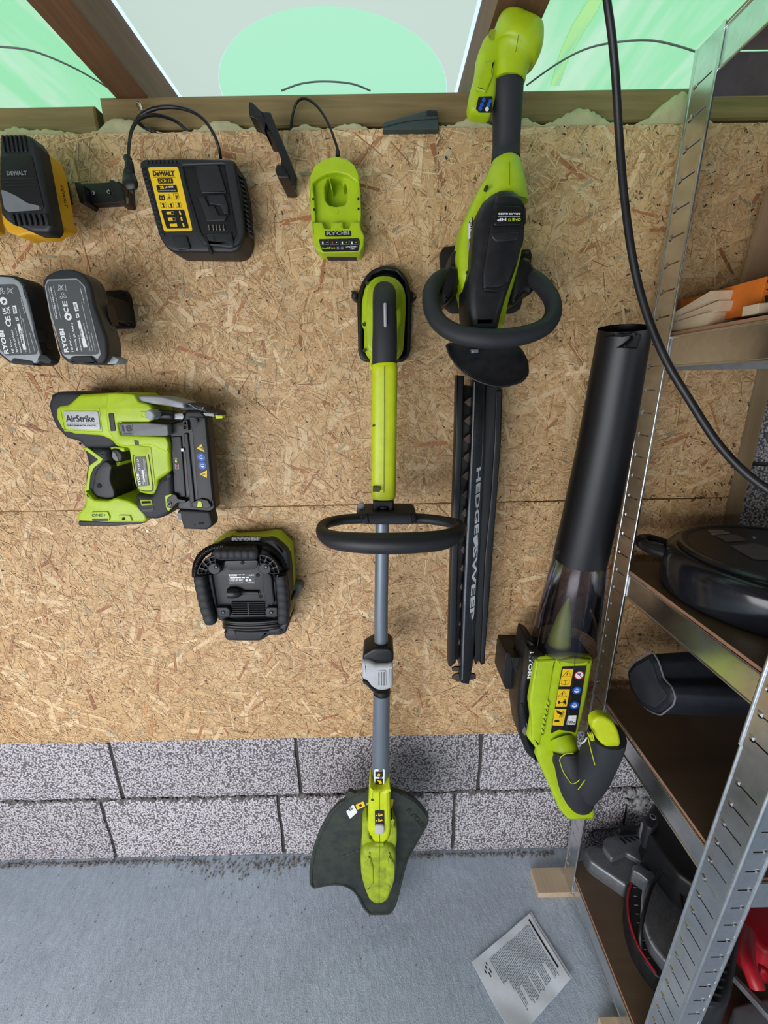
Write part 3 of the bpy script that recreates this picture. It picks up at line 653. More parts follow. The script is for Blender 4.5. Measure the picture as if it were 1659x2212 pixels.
for i, (x, y) in enumerate(((425, 842), (445, 924), (470, 1004))):
    slab('charge_icon', X6([(x, y), (x+(60 if i < 2 else 95), y-2), (x+(66 if i < 2 else 102), y+36), (x+8, y+38)]), E6-.0009, E6-.0006, M['yel'], s, b=0, r=0)
    ring('icon_frame', X6([(x+60, y-2), (x+95, y-3), (x+102, y+38), (x+68, y+40)]), E6-.0008, .35, M['yel'], s)
    slab('icon', X6([(x+165, y-10), (x+185, y-10), (x+200, y+42), (x+178, y+44)]), E6-.0009, E6-.0006, M['yel'], s, b=0, r=2)
DC = .0032
sweep('power_cable', [(477, 342, .85, 3.2), (473, 320, .84, 3.2), (462, 290, .835, 3.2), (440, 258, .835, 3.3), (410, 239, .84, 3.6), (370, 231, .845, 3.8), (330, 236, .845, 4), (302, 252, .85, 4), (297, 262, .855, 3.8), (310, 274, .868, 3.5), (335, 286, .874, 3.2), (362, 298, .8815, 3)], M['black'], t, n=10)
sweep('power_cable', [(414, 297, .8815, 3), (402, 280, .876, 3.2), (380, 262, .868, 3.3), (352, 251, .855, 3.5), (325, 249, .843, 3.6), (300, 258, .832, 3.6), (285, 280, .822, 3.4), (279, 310, .812, 3.3), (277, 340, .805, 3.3)], M['black'], t, n=10)
pl = sweep('plug', [(276, 336, .803, 6), (276, 342, .803, 9, .6), (277, 347, .803, 7), (279, 352, .803, 8), (280, 365, .803, 9), (279, 378, .802, 13, .5), (281, 392, .80, 16, .45), (283, 402, .80, 15, .45), (285, 410, .80, 11, .4)], M['black'], t, n=14, e=2.6, sub=4)
for x0, x1 in ((276, 275.5), (288, 290)): sweep('pin', [(x0, 408, .80, 2), (x1, 432, .80, 1.9), (x1+.3, 441, .80, 1.6)], M['black'], pl, n=8, sub=2)
sweep('pin_tip', [(275.4, 427, .799, 2.1), (275.4, 440, .799, 1.9)], M['chrome'], pl, n=8, sub=1)
# --- hook in the plate
o = sweep('cup_hook', [(W(301, 243, .884).x, .8905, W(301, 238, .885).z, .0016), (W(301, 238, .88).x, .874, W(301, 236, .885).z, .0016), (W(306, 238, .87).x, .864, W(306, 233, .87).z+.004, .0016), (W(311, 242, .87).x, .864, W(311, 244, .87).z, .0016)], M['chrome'], None, n=8, px=False); tag(o, 'small bright screw hook in the timber plate above the yellow-labelled charger', 'hook')
# --- lime charger
t = thing('battery_charger', 'lime green battery charger with black lettered panel hanging on the strand board', 'charger', W(730, 460, YO))
def X7(p): return zc(p, 640, 300, 8.194)
A7 = .815
outl = [(680, 300), (480, 350), (320, 470), (245, 640), (232, 900), (255, 1300), (275, 1500), (290, 1800), (330, 1930), (400, 2005), (480, 2030), (1060, 2035), (1140, 2010), (1190, 1900), (1200, 1700), (1130, 1560), (1130, 1000), (1105, 620), (1030, 460), (900, 350)]
slab('housing', X7(outl), A7+.012, .868, M['lime'], t, b=.003, r=6, holes=[X7([(560, 690), (700, 650), (830, 680), (900, 850), (900, 1080), (850, 1170), (700, 1195), (580, 1170), (510, 1080), (500, 850)])])
slab('rear_arch', X7([(680, 302), (480, 352), (322, 472), (247, 640), (232, 900), (300, 900), (296, 780), (420, 680), (560, 612), (720, 592), (900, 640), (1080, 770), (1095, 900), (1130, 900), (1105, 620), (1030, 460), (900, 350)]), A7, A7+.013, M['lime'], t, b=.0025, r=3)
slab('side_rail', X7([(232, 890), (296, 890), (318, 1060), (330, 1370), (335, 1480), (270, 1480), (255, 1300)]), A7, A7+.013, M['lime'], t, b=.0012, r=1)
slab('side_rail', X7([(1090, 890), (1132, 890), (1146, 1350), (1130, 1480), (1088, 1470)]), A7, A7+.013, M['lime'], t, b=.0012, r=1)
slab('front_panel', X7([(272, 1470), (460, 1470), (500, 1585), (610, 1590), (610, 1480), (825, 1478), (830, 1580), (940, 1580), (970, 1465), (1130, 1465), (1150, 1600), (1205, 1720), (1190, 1900), (1130, 2000), (480, 2022), (400, 2000), (330, 1930), (290, 1800)]), A7-.004, A7+.013, M['lime'], t, b=.0025, r=2)
slab('centre_key', X7([(612, 1475), (826, 1475), (826, 1585), (612, 1590)]), A7-.001, A7+.012, M['lime'], t, b=.001, r=1)
pdisc('moulded_ring', *X7([(715, 1288)])[0], A7+.012, 3.6, .001, M['lime'], t, n=16); pdisc('moulded_ring', *X7([(718, 1525)])[0], A7-.001, 4, .001, M['lime'], t, n=16)
slab('well_floor', X7([(520, 640), (890, 640), (920, 1200), (500, 1200)]), A7+.045, A7+.048, M['lime'], t, b=0, r=0)
for q in ([(570, 680), (590, 680), (640, 900), (622, 905)], [(795, 675), (850, 690), (885, 780), (860, 800), (830, 860)]): slab('well_rib', X7(q), A7+.014, A7+.044, M['lime'], t, b=.0006, r=1)
for x, y in ((300, 1065), (315, 1250), (1100, 1058), (1103, 1238)): slab('slot', X7([(x-18, y-20), (x+16, y-20), (x+16, y+20), (x-18, y+20)]), A7-.0006, A7+.001, M['hole'], t, b=0, r=0)
slab('rail_shade_strip', X7([(318, 1080), (330, 1080), (345, 1330), (322, 1360)]), A7+.0105, A7+.0125, M['hole'], t, b=0, r=0)  # near-black strip painting the shade between rail and housing
s = sticker('name_plate', X7([(500, 1625), (965, 1622), (975, 1722), (515, 1728)]), A7-.0042, M['blk'], t); text('RYOBI', X7([(535, 1708)])[0], X7([(942, 1700)])[0], 8.5, A7-.005, M['lgrey'], s, bold=.04)
s = sticker('indicator_panel', X7([(400, 1775), (1110, 1760), (1125, 1830), (1100, 1985), (470, 2000), (425, 1900)]), A7-.0042, M['blk'], t, r=3)
for k, x in enumerate((430, 600, 775, 945)):
    ring('icon_frame', X7([(x, 1790), (x+145, 1788), (x+150, 1870), (x+8, 1875)]), A7-.0049, .25, M['lgrey'], s)
    slab('icon', X7([(x+25, 1815), (x+50, 1815), (x+52, 1860), (x+28, 1860)]), A7-.0052, A7-.0048, M['white'] if k != 1 else M['redp'], s, b=0, r=0)
    pdisc('light_dot', *X7([(x+112, 1830)])[0], A7-.0048, 1.3, .0003, M['limep'] if k > 1 else M['white'], s, n=8)
text('IntelliPort', X7([(455, 1950)])[0], X7([(690, 1945)])[0], 4, A7-.0049, M['limep'], s, bold=.02)
text('LITHIUM+', X7([(880, 1925)])[0], X7([(1085, 1920)])[0], 2.6, A7-.0049, M['white'], s, bold=.02); text('18V', X7([(960, 1962)])[0], X7([(1045, 1960)])[0], 2.8, A7-.0049, M['white'], s)
for x in (738, 812): pdisc('led', *X7([(x, 1935)])[0], A7-.0048, 3.2, .0006, M['grey'], s, n=14)
slab('rubber_base', X7([(470, 2010), (1130, 2015), (1130, 2060), (1060, 2090), (540, 2090), (480, 2050)]), A7+.03, .8685, M['dark'], t, b=.001, r=3)
sweep('power_cable', [(730, 338, .845, 3.1), (729, 322, .845, 3), (722, 300, .845, 2.6), (710, 268, .845, 2.6), (690, 235, .85, 2.7), (668, 216, .855, 2.8), (652, 213, .862, 2.8), (639, 225, .87, 2.8), (631, 255, .877, 2.8), (626, 292, .881, 2.8)], M['black'], t, n=10)
sweep('cable_boot', [(730, 337, .845, 5), (729, 324, .845, 4.2)], M['black'], t, n=12, sub=1)
# --- black bent tool holder
t = thing('tool_holder', 'empty black bent plastic tool holder overlapping the board edge left of the lime charger', 'bracket', W(620, 370, YO))
def XT(p): return zc(p, 520, 200, 10.056)
slab('arm', XT([(440, 410), (645, 425), (690, 540), (820, 850), (1070, 1450), (1210, 1810), (1180, 2050), (1130, 2055), (1050, 1850), (1010, 1800), (870, 1600), (880, 1440), (760, 1150), (670, 880), (590, 760), (500, 500)]), .800, .812, M['black'], t, b=.001, r=1)
slab('inner_web', XT([(540, 620), (660, 760), (760, 950), (880, 1150), (905, 1300), (890, 1440), (760, 1150), (670, 880), (560, 870), (525, 870)]), .812, .8685, M['blackdust'], t, b=.0006, r=1)
slab('hook_end', XT([(175, 200), (240, 200), (450, 410), (620, 500), (600, 700), (545, 640), (525, 870), (490, 760), (420, 640), (340, 575), (240, 530), (190, 520), (170, 300)]), .804, .845, M['black'], t, b=.001, r=2)
slab('lower_tab', XT([(770, 1570), (850, 1550), (1030, 1790), (1050, 1850), (810, 1855), (745, 1690)]), .795, .8685, M['black'], t, b=.002, r=3)
slab('slot', XT([(862, 1600), (885, 1600), (985, 1700), (975, 1730), (955, 1720)]), .7942, .7955, M['hole'], t, b=0, r=1)
# --- grey-green case on the board edge
t = thing('flat_case', 'dark grey-green plastic case lying on the board edge under the timber plate', 'case', W(890, 280, .87))
slab('shell', [(827, 264), (915, 239), (932, 236), (945, 240), (949, 279.5), (827, 281)], .856, .886, M['grey'], t, b=.002, r=3).data.materials[0] = plastic('grey_green_plastic', (.035, .055, .05), .5, .2)
for k in range(9): slab('grip_ridge', [(922+k*2.6, 238), (923.3+k*2.6, 238), (923.8+k*2.6, 249), (922.5+k*2.6, 249)], .8545, .858, M['dark'], t, b=0, r=0)
line([(828, 275), (880, 262), (948, 256)], .8555, .7, M['dark'], t)
# --- two slate battery packs
def X8(p): return zc(p, 0, 560, 5.184)
def pack(label, cut, mfac, face, inner, lab, dy):
    F = .738
    t = thing('battery_pack', label, 'battery', W(face[0][0], 700, .80))
    slab('housing', face, F, .800, M['char'], t, b=.006, r=9)
    return t
SL = plastic('warm_slate_plastic', (.075, .070, .064), .5, .3)
t = thing('battery_pack', 'large slate battery pack marked 5.0 Ah hanging on a black screwed plate', 'battery', W(165, 690, .80))
F8 = .738
slab('housing', X8([(462, 275), (500, 185), (620, 122), (760, 102), (870, 130), (960, 205), (1010, 300), (1045, 500), (1190, 900), (1195, 1100), (1150, 1165), (1090, 1178), (770, 1172), (690, 1100), (655, 1040), (560, 640)]), F8, .778, SL, t, b=.006, r=9)
slab('rim', X8([(462, 275), (500, 185), (620, 122), (760, 102), (870, 130), (960, 205), (1010, 300), (1045, 500), (1190, 900), (1195, 1100), (1150, 1165), (1090, 1178), (770, 1172), (690, 1100), (655, 1040), (560, 640)]), F8-.003, F8+.004, M['char'], t, b=.004, r=9)
fp = slab('face_frame', X8([(498, 300), (530, 222), (860, 212), (950, 300), (985, 480), (1130, 1060), (1090, 1125), (1040, 1080), (810, 1085), (775, 1125), (700, 1070), (560, 640)]), F8-.004, F8-.002, M['lgrey'], t, b=.0008, r=3)
lb = slab('black_label', X8([(512, 300), (540, 240), (860, 232), (935, 310), (1110, 1050), (1075, 1068), (715, 1068), (690, 1030), (560, 560)]), F8-.0046, F8-.0035, M['labelgrey'], t, b=0, r=3)
slab('latch', X8([(780, 1150), (825, 1085), (1010, 1082), (1080, 1165), (900, 1178)]), F8-.006, F8+.004, M['char'], t, b=.002, r=2)
T8 = F8-.0047
def t8(s, x0, y0, x1, y1, h, m_='white', **kw): text(s, X8([(x0, y0)])[0], X8([(x1, y1)])[0], h/5.184, T8, M[m_], lb, **kw)
t8('RYOBI', 775, 1042, 715, 780, 52, bold=.04); t8('18.0V', 828, 1036, 800, 905, 24); t8('- - -', 795, 890, 780, 830, 8); t8('90Wh (5.0Ah)', 885, 1030, 820, 712, 24)
t8('5ICR19/66-2', 925, 1034, 888, 850, 14); t8('RB18L50(130429180)', 655, 668, 580, 308, 19, bold=.03)
line(X8([(625, 675), (537, 300)]), T8, .35, M['white'], lb); line(X8([(685, 675), (597, 300)]), T8, .35, M['white'], lb)
t8('C', 775, 600, 765, 542, 52, bold=.03); t8('E', 762, 530, 752, 470, 52, bold=.03)
pdisc('round_mark', *X8([(763, 642)])[0], T8, 7.8, .0003, M['white'], lb, n=24); slab('tick', X8([(742, 640), (762, 625), (785, 640), (770, 655), (760, 672), (752, 655)]), T8-.0006, T8-.0003, M['labelgrey'], lb, b=0, r=1)
for a in range(3):
    cx, cy = 706+24*math.cos(a*2.1+.4), 412+26*math.sin(a*2.1+.4); ring('recycle_mark', X8([(cx+14*math.cos(q), cy+14*math.sin(q)) for q in np.linspace(0, 5.6, 8)]), T8, .45, M['white'], lb)
ring('bin_mark', X8([(655, 290), (690, 300), (700, 340), (660, 345)]), T8, .4, M['white'], lb); line(X8([(650, 350), (712, 285)]), T8, .4, M['white'], lb); line(X8([(655, 282), (712, 345)]), T8, .4, M['white'], lb)
t8('Li-ion', 745, 348, 738, 285, 10)
for q in ([(865, 690), (895, 682), (980, 985), (935, 990)], [(848, 612), (880, 606), (890, 650), (858, 658)], [(815, 485), (858, 480), (884, 575), (842, 583)]): slab('white_box', X8(q), T8-.0003, T8, M['white'], lb, b=0, r=0)
t8('715676', 930, 880, 905, 778, 16, 'blk', lift=.0007); t8('30', 880, 648, 872, 618, 14, 'blk', lift=.0007); t8('2020', 872, 572, 850, 500, 18, 'blk', lift=.0007)
t8('Techtronic Industries GmbH', 1018, 1032, 940, 715, 10); t8('Max-Eyth-Strasse 10, 71364 Winnenden, Germany', 1048, 1032, 920, 480, 9); t8('www.ryobitools.eu', 1078, 1032, 1030, 825, 10); t8('Made in P.R.C.', 950, 492, 905, 322, 10)
xs8 = W(*X8([(1120, 700)])[0], F8).x+.0012
side_poly('side_window', X8([(1190, 505), (1270, 515), (1330, 745), (1255, 740), (1215, 650)]), xs8, M['black'], t)
side_text('RYOBI', X8([(1125, 280)])[0], X8([(1170, 445)])[0], .006, xs8, M['black'], t, bold=.03)
side_text('5.0', X8([(1225, 775)])[0], X8([(1262, 975)])[0], .012, xs8, M['black'], t, bold=.05)
bx_ = slab('corner_bumper', X8([(1190, 1130), (1250, 1080), (1330, 1120), (1300, 1170), (1200, 1175)]), (.752), .78, M['lgrey'], t, b=.001, r=2)
box('mount_arm', (W(225, 650, .80).x, .775, W(225, 690, .80).z), (W(238, 640, .80).x, .864, W(240, 640, .80).z), M['black'], t, .002)
mp_ = slab('mount_plate', [(222, 628), (262, 626), (272, 628), (279, 640), (289, 703), (284, 709), (230, 710)], .860, .8685, M['black'], t, b=.001, r=4)
pdisc('screw_hole', 264, 635, .8595, 4, .0008, M['hole'], mp_, n=14); screw(mp_, 278, 700, .8595, 3, M['grey'])
# 2.0 pack
t = thing('battery_pack', 'light grey faced battery pack marked 2.0 Ah at the left picture edge', 'battery', W(30, 690, .80))
slab('housing', X8([(-380, 230), (-300, 180), (0, 165), (180, 185), (260, 240), (300, 330), (330, 560), (440, 1000), (470, 1060), (450, 1150), (380, 1185), (120, 1175), (40, 1120), (-100, 1000), (-380, 700)]), F8-.002, .778, M['char'], t, b=.005, r=9)
slab('face_frame', X8([(-380, 260), (-300, 210), (0, 190), (130, 200), (215, 250), (265, 330), (300, 470), (430, 1010), (455, 1080), (400, 1165), (180, 1170), (110, 1140), (30, 1080), (-100, 950), (-380, 700)]), F8-.005, F8, M['lgrey'], t, b=.002, r=5)
lb = slab('black_label', X8([(-340, 300), (-200, 285), (160, 280), (195, 310), (420, 1020), (405, 1065), (60, 1080), (30, 1040), (-100, 900), (-340, 700)]), F8-.0056, F8-.0045, M['labelgrey'], t, b=0, r=3)
for q in ([(250, 310), (285, 330), (320, 450), (285, 440), (258, 380)], [(370, 800), (400, 780), (432, 920), (400, 915)], [(415, 1120), (450, 1060), (520, 1080), (575, 1130), (560, 1170), (480, 1160)], [(120, 1140), (150, 1105), (360, 1140), (380, 1190), (150, 1175)]): slab('corner_guard', X8(q), F8-.006, F8+.01, M['char'], t, b=.001, r=2)
T8 = F8-.0057
t8('RYOBI', 105, 1060, 42, 800, 52, bold=.04); t8('18 V', 160, 1045, 140, 950, 24); t8('- - -', 132, 940, 118, 885, 8); t8('36Wh (2.0Ah)', 212, 1045, 148, 790, 24); t8('5INR19/66 Li-Ion', 250, 1048, 180, 768, 14)
t8('C', 135, 755, 120, 690, 60, bold=.03); t8('E', 128, 685, 112, 635, 56, bold=.03); t8('UK', 80, 615, 62, 535, 38, bold=.03); t8('CA', 125, 612, 108, 530, 40, bold=.03)
pdisc('round_mark', *X8([(42, 468)])[0], T8, 7.8, .0003, M['white'], lb, n=24); slab('tick', X8([(22, 468), (42, 452), (64, 468), (50, 482), (40, 498), (32, 482)]), T8-.0006, T8-.0003, M['labelgrey'], lb, b=0, r=1)
for a in range(3):
    cx, cy = 18+24*math.cos(a*2.1+.4), 360+26*math.sin(a*2.1+.4); ring('recycle_mark', X8([(cx+14*math.cos(q), cy+14*math.sin(q)) for q in np.linspace(0, 5.6, 8)]), T8, .45, M['white'], lb)
ring('bin_mark', X8([(85, 325), (125, 335), (132, 372), (92, 378)]), T8, .4, M['white'], lb); line(X8([(75, 388), (145, 320)]), T8, .4, M['white'], lb); line(X8([(80, 318), (148, 385)]), T8, .4, M['white'], lb)
for q in ([(190, 725), (222, 720), (298, 1010), (262, 1018)], [(170, 650), (200, 645), (212, 685), (180, 690)], [(138, 520), (180, 516), (192, 605), (152, 612)]): slab('white_box', X8(q), T8-.0003, T8, M['white'], lb, b=0, r=0)
t8('368270', 268, 950, 240, 800, 16, 'blk', lift=.0007); t8('31', 205, 682, 196, 655, 14, 'blk', lift=.0007); t8('2023', 182, 598, 165, 535, 18, 'blk', lift=.0007)
t8('Techtronic 71364 Winnenden, Germany', 300, 1045, 225, 560, 9); t8('Industries Service SL7 1YL, UK', 345, 1045, 260, 660, 9); t8('www.ryobitools.eu', 400, 1042, 340, 825, 10); t8('Made in P.R.C.', 280, 600, 240, 422, 10)
xs2 = W(*X8([(400, 800)])[0], F8).x+.0012
side_text('2.0', X8([(490, 845)])[0], X8([(525, 1010)])[0], .012, xs2, M['black'], t, bold=.05)
side_text('RYOBI', X8([(385, 320)])[0], X8([(425, 465)])[0], .006, xs2, M['black'], t, bold=.03)
# ================================================================ NAILER
def X3(p): return zc(p, 0, 560, 2.765)
t = thing('brad_nailer', 'lime and charcoal cordless brad nailer hanging on the board left of centre', 'nailer', W(280, 1130, .85))
NF = .775
slab('rear_housing', X3([(283, 880), (290, 840), (312, 800), (345, 790), (440, 788), (500, 800), (560, 900), (700, 1040), (690, 1118), (640, 1130), (500, 1128), (470, 1090), (390, 1070), (325, 1000), (300, 940)]), NF+.004, .855, M['char'], t, b=.008, r=8)
slab('motor_body', X3([(330, 895), (350, 875), (405, 868), (470, 808), (640, 798), (690, 796), (810, 803), (835, 850), (880, 862), (905, 880), (912, 960), (890, 978), (860, 985), (870, 1050), (990, 1060), (1008, 1100), (1012, 1180), (1020, 1270), (940, 1320), (945, 1380), (905, 1412), (830, 1396), (800, 1340), (765, 1130), (690, 1118), (660, 1080), (600, 1055), (440, 1045), (365, 1015), (332, 950)]), NF, .852, M['lime'], t, b=.006, r=5)
slab('raised_shell', X3([(640, 800), (690, 797), (800, 806), (825, 852), (880, 865), (905, 885), (910, 955), (890, 974), (700, 974), (716, 1050), (990, 1062), (1006, 1100), (1008, 1160), (900, 1110), (760, 1120), (690, 1105), (640, 1020), (628, 900)]), NF-.005, NF+.01, M['lime'], t, b=.003, r=4)
pn = slab('silver_plate', X3([(376, 906), (584, 906), (600, 1018), (560, 1022), (400, 1010)]), NF-.002, NF+.001, M['silver'], t, b=.0012, r=4)
ring('plate_rim', X3([(362, 892), (594, 893), (612, 1032), (388, 1024)]), NF+.0005, 1.8, M['lime'], t)
text('AirStrike', X3([(396, 972)])[0], X3([(567, 972)])[0], 14, NF-.0025, M['char'], pn, bold=.012); line(X3([(400, 979), (586, 979)]), NF-.0026, .25, M['char'], pn)
text('TECHNOLOGY', X3([(400, 998)])[0], X3([(576, 998)])[0], 3, NF-.0025, M['char'], pn)
slab('vent', X3([(646, 922), (676, 922), (690, 1026), (660, 1028)]), NF-.0065, NF-.004, M['dark'], t, b=.0005, r=2)
gb = slab('gauge_band', X3([(703, 978), (880, 978), (1000, 990), (1005, 1050), (990, 1056), (724, 1056)]), NF-.009, NF+.02, M['grey'], t, b=.002, r=3)
text('18', X3([(733, 1030)])[0], X3([(790, 1030)])[0], 14, NF-.0092, M['dark'], gb, bold=.03); text('GAUGE', X3([(738, 1046)])[0], X3([(788, 1046)])[0], 3.4, NF-.0092, M['dark'], gb)
ring('band_frame', X3([(720, 983), (788, 983), (796, 1050), (728, 1050)]), NF-.009, .5, M['dark'], gb)
slab('belt_bracket', X3([(806, 818), (900, 818), (965, 822), (1092, 856), (1104, 892), (1080, 890), (950, 870), (830, 854)]), NF+.002, .83, M['lgrey'], t, b=.003, r=3)
pdisc('ribbed_knob', *X3([(935, 925)])[0], NF-.008, 10, .025, M['lgrey'], t, n=18, bev=.002)
for k in range(10):
    a = k*math.pi/5; pdisc('knob_tooth', X3([(935, 925)])[0][0]+9.5*math.cos(a), X3([(935, 925)])[0][1]+9.5*math.sin(a), NF-.008, 1.6, .02, M['lgrey'], t, n=6)
sweep('depth_dial', [(*X3([(950, 930)])[0], NF+.004, 11), (*X3([(1020, 935)])[0], NF+.006, 11.5), (*X3([(1040, 936)])[0], NF+.007, 9)], M['black'], t, n=20, sub=2)
slab('moulded_mark', X3([(835, 910), (872, 912), (870, 950), (838, 948)]), NF-.0058, NF-.004, M['lime'], t, b=.0004, r=1, holes=[X3([(845, 920), (862, 920), (862, 940), (846, 940)])])
for x, y, r_ in ((323, 820, 4.2), (955, 1085, 3.6), (480, 1100, 3)): pdisc('screw_recess', *X3([(x, y)])[0], NF-.001 if x > 900 else NF+.0052, r_, .0008, M['hole'], t, n=12)
slab('slot', X3([(800, 1080), (826, 1085), (828, 1112), (806, 1110)]), NF-.0058, NF-.004, M['seam'], t, b=0, r=1)
# trigger and handle
slab('trigger_guard', X3([(640, 1118), (700, 1120), (742, 1125), (745, 1150), (700, 1150), (665, 1140), (658, 1185), (685, 1212), (720, 1212), (700, 1240), (670, 1228), (640, 1190), (632, 1150)]), NF+.02, .84, M['lime'], t, b=.002, r=3)
slab('trigger', X3([(662, 1130), (700, 1132), (728, 1160), (732, 1190), (720, 1212), (690, 1216), (660, 1188)]), NF+.016, .835, M['dark'], t, b=.004, r=5)
slab('trigger_face', X3([(668, 1150), (684, 1150), (700, 1180), (710, 1205), (690, 1208), (668, 1185)]), NF+.0145, NF+.02, M['grey'], t, b=.001, r=2)
slab('handle', X3([(488, 1118), (560, 1120), (640, 1128), (648, 1180), (676, 1236), (664, 1270), (662, 1320), (690, 1380), (692, 1440), (640, 1455), (560, 1440), (515, 1400), (498, 1372), (500, 1290), (514, 1220), (500, 1170)]), NF+.008, .85, M['char'], t, b=.012, r=8)
slab('lime_stripe', X3([(492, 1126), (520, 1124), (614, 1192), (600, 1215), (560, 1245), (540, 1290), (532, 1370), (570, 1425), (552, 1420), (500, 1378), (500, 1370), (512, 1368), (522, 1300), (530, 1235), (585, 1196), (516, 1145)]), NF+.0065, NF+.02, M['lime'], t, b=.0008, r=2)
slab('grip_panel', X3([(610, 1210), (640, 1205), (672, 1238), (660, 1270), (658, 1325), (684, 1385), (684, 1425), (640, 1432), (575, 1418), (548, 1380), (560, 1310), (568, 1265)]), NF+.0045, NF+.02, M['dark'], t, b=.003, r=6)
pdisc('screw_recess', *X3([(592, 1353)])[0], NF+.004, 5, .0008, M['hole'], t, n=14)
slab('foot', X3([(505, 1380), (560, 1438), (640, 1444), (690, 1425), (770, 1445), (815, 1470), (862, 1520), (876, 1555), (860, 1572), (640, 1572), (468, 1565), (458, 1530), (505, 1478), (512, 1440)]), NF-.004, .852, M['lime'], t, b=.004, r=4)
fr = slab('foot_badge', X3([(545, 1510), (640, 1508), (655, 1540), (650, 1562), (545, 1560)]), NF-.007, NF, M['lime'], t, b=.001, r=2)
text('ONE+', X3([(550, 1538)])[0], X3([(634, 1536)])[0], 6, NF-.0072, M['seam'], fr, bold=.02); slab('slot', X3([(550, 1550), (642, 1548), (644, 1564), (552, 1566)]), NF-.0074, NF-.004, M['dark'], fr, b=0, r=1)
slab('foot_badge', X3([(705, 1528), (775, 1530), (790, 1566), (712, 1566)]), NF-.007, NF, M['lime'], t, b=.001, r=2); pdisc('screw_recess', *X3([(738, 1551)])[0], NF-.0075, 3.4, .0008, M['hole'], t, n=12)
slab('foot_sole', X3([(466, 1563), (640, 1570), (872, 1560), (850, 1580), (660, 1596), (478, 1597), (466, 1585)]), NF-.002, .855, M['dark'], t, b=.002, r=3)
slab('wall_hook', X3([(690, 1330), (800, 1328), (808, 1430), (700, 1425), (688, 1400)]), .84, .8685, M['dark'], t, b=.001, r=2)
slab('belly_slot', X3([(770, 1110), (900, 1120), (925, 1330), (905, 1392), (835, 1385), (805, 1320)]), NF-.0012, NF+.004, M['lime'], t, b=.001, r=3)
ns = slab('rating_label', X3([(803, 1182), (869, 1180), (890, 1352), (824, 1358)]), NF-.0025, NF-.001, M['blk'], t, b=0, r=1)
for q, hh, s_, b_ in (([(845, 1350), (830, 1275)], 6, 'RYOBI', .04), ([(842, 1262), (828, 1190)], 4.2, 'CE UK CA', .02), ([(862, 1345), (848, 1262)], 3, '18V  2000 mm', 0), ([(876, 1348), (862, 1192)], 2.4, 'Techtronic Industries GmbH  R18N18G', 0), ([(884, 1350), (870, 1200)], 2, 'www.ryobitools.eu  Made in P.R.C.', 0)): text(s_, X3(q)[0], X3(q)[1], hh, NF-.0027, M['white'], ns, bold=b_)
slab('white_box', X3([(848, 1258), (856, 1257), (866, 1330), (858, 1331)]), NF-.0028, NF-.0025, M['white'], ns, b=0, r=0)
line(X3([(800, 1170), (795, 1200), (820, 1350), (832, 1378), (895, 1385), (912, 1360), (890, 1190), (884, 1165)]), NF-.0015, .9, M['seam'], t)
slab('lower_housing', X3([(942, 1330), (1015, 1262), (1024, 1300), (1034, 1480), (1002, 1532), (935, 1556), (872, 1552), (812, 1502), (803, 1402), (905, 1418)]), NF-.004, .85, M['char'], t, b=.008, r=8)
slab('lime_corner', X3([(985, 1412), (1026, 1402), (1030, 1480), (1004, 1508), (990, 1480)]), NF-.0055, NF+.01, M['lime'], t, b=.001, r=2)
slab('window', X3([(835, 1438), (905, 1436), (912, 1470), (845, 1474)]), NF-.0055, NF, M['limedirty'], t, b=.0006, r=2, holes=[X3([(843, 1446), (898, 1444), (902, 1456), (848, 1460)])]); slab('window_glass', X3([(843, 1444), (900, 1443), (904, 1458), (848, 1461)]), NF-.0042, NF-.003, M['hole'], t, b=0, r=0)
slab('slot', X3([(850, 1492), (905, 1488), (918, 1475), (918, 1500), (905, 1508), (850, 1508)]), NF-.0048, NF, M['dark'], t, b=0, r=1)
# nose and magazine
mg = slab('magazine', X3([(1012, 985), (1035, 975), (1090, 960), (1105, 905), (1195, 902), (1235, 945), (1242, 1010), (1286, 1490), (1255, 1512), (1060, 1496), (1042, 1380), (1010, 1060)]), NF+.006, .808, M['black'], t, b=.004, r=4)
slab('magazine_rail', X3([(1095, 1040), (1120, 1040), (1165, 1480), (1135, 1480)]), NF+.002, NF+.01, M['dark'], t, b=.0015, r=2)
slab('magazine_rail', X3([(1125, 940), (1225, 945), (1270, 1440), (1250, 1460), (1180, 1440), (1150, 1040)]), NF+.003, NF+.01, M['dark'], t, b=.0015, r=3)
slab('magazine_rail', X3([(1020, 1060), (1080, 1056), (1108, 1420), (1060, 1425), (1040, 1390)]), NF+.003, NF+.01, M['dark'], t, b=.0015, r=3)
for x, y in ((1174, 963), (1108, 1003), (1158, 1462)): pdisc('bolt', *X3([(x, y)])[0], NF+.002, 4.6, .003, M['dark'], t, n=14, bev=.0006); pdisc('recess', *X3([(x, y)])[0], NF-.0008, 2.2, .0004, M['hole'], t, n=6)
slab('latch_plate', X3([(1090, 965), (1120, 960), (1126, 1022), (1096, 1024)]), NF-.001, NF+.01, M['dark'], t, b=.0008, r=2, holes=[X3([(1100, 972), (1110, 971), (1112, 986), (1102, 987)])])
slab('nose_plate', X3([(1000, 925), (1090, 918), (1100, 940), (1090, 958), (1012, 956)]), NF+.004, NF+.02, M['cast'], t, b=.001, r=2)
slab('nose', X3([(1060, 880), (1095, 868), (1130, 858), (1220, 880), (1232, 905), (1298, 912), (1306, 940), (1280, 940), (1235, 928), (1140, 905), (1080, 905)]), NF+.012, .83, M['dark'], t, b=.002, r=3)
line(X3([(1075, 868), (1130, 866), (1160, 885), (1205, 902), (1215, 882)]), NF+.011, .8, M['cast'], t)
slab('nose_strip', X3([(1210, 918), (1275, 922), (1280, 940), (1216, 934)]), NF+.008, NF+.02, M['lgrey'], t, b=.0006, r=1)
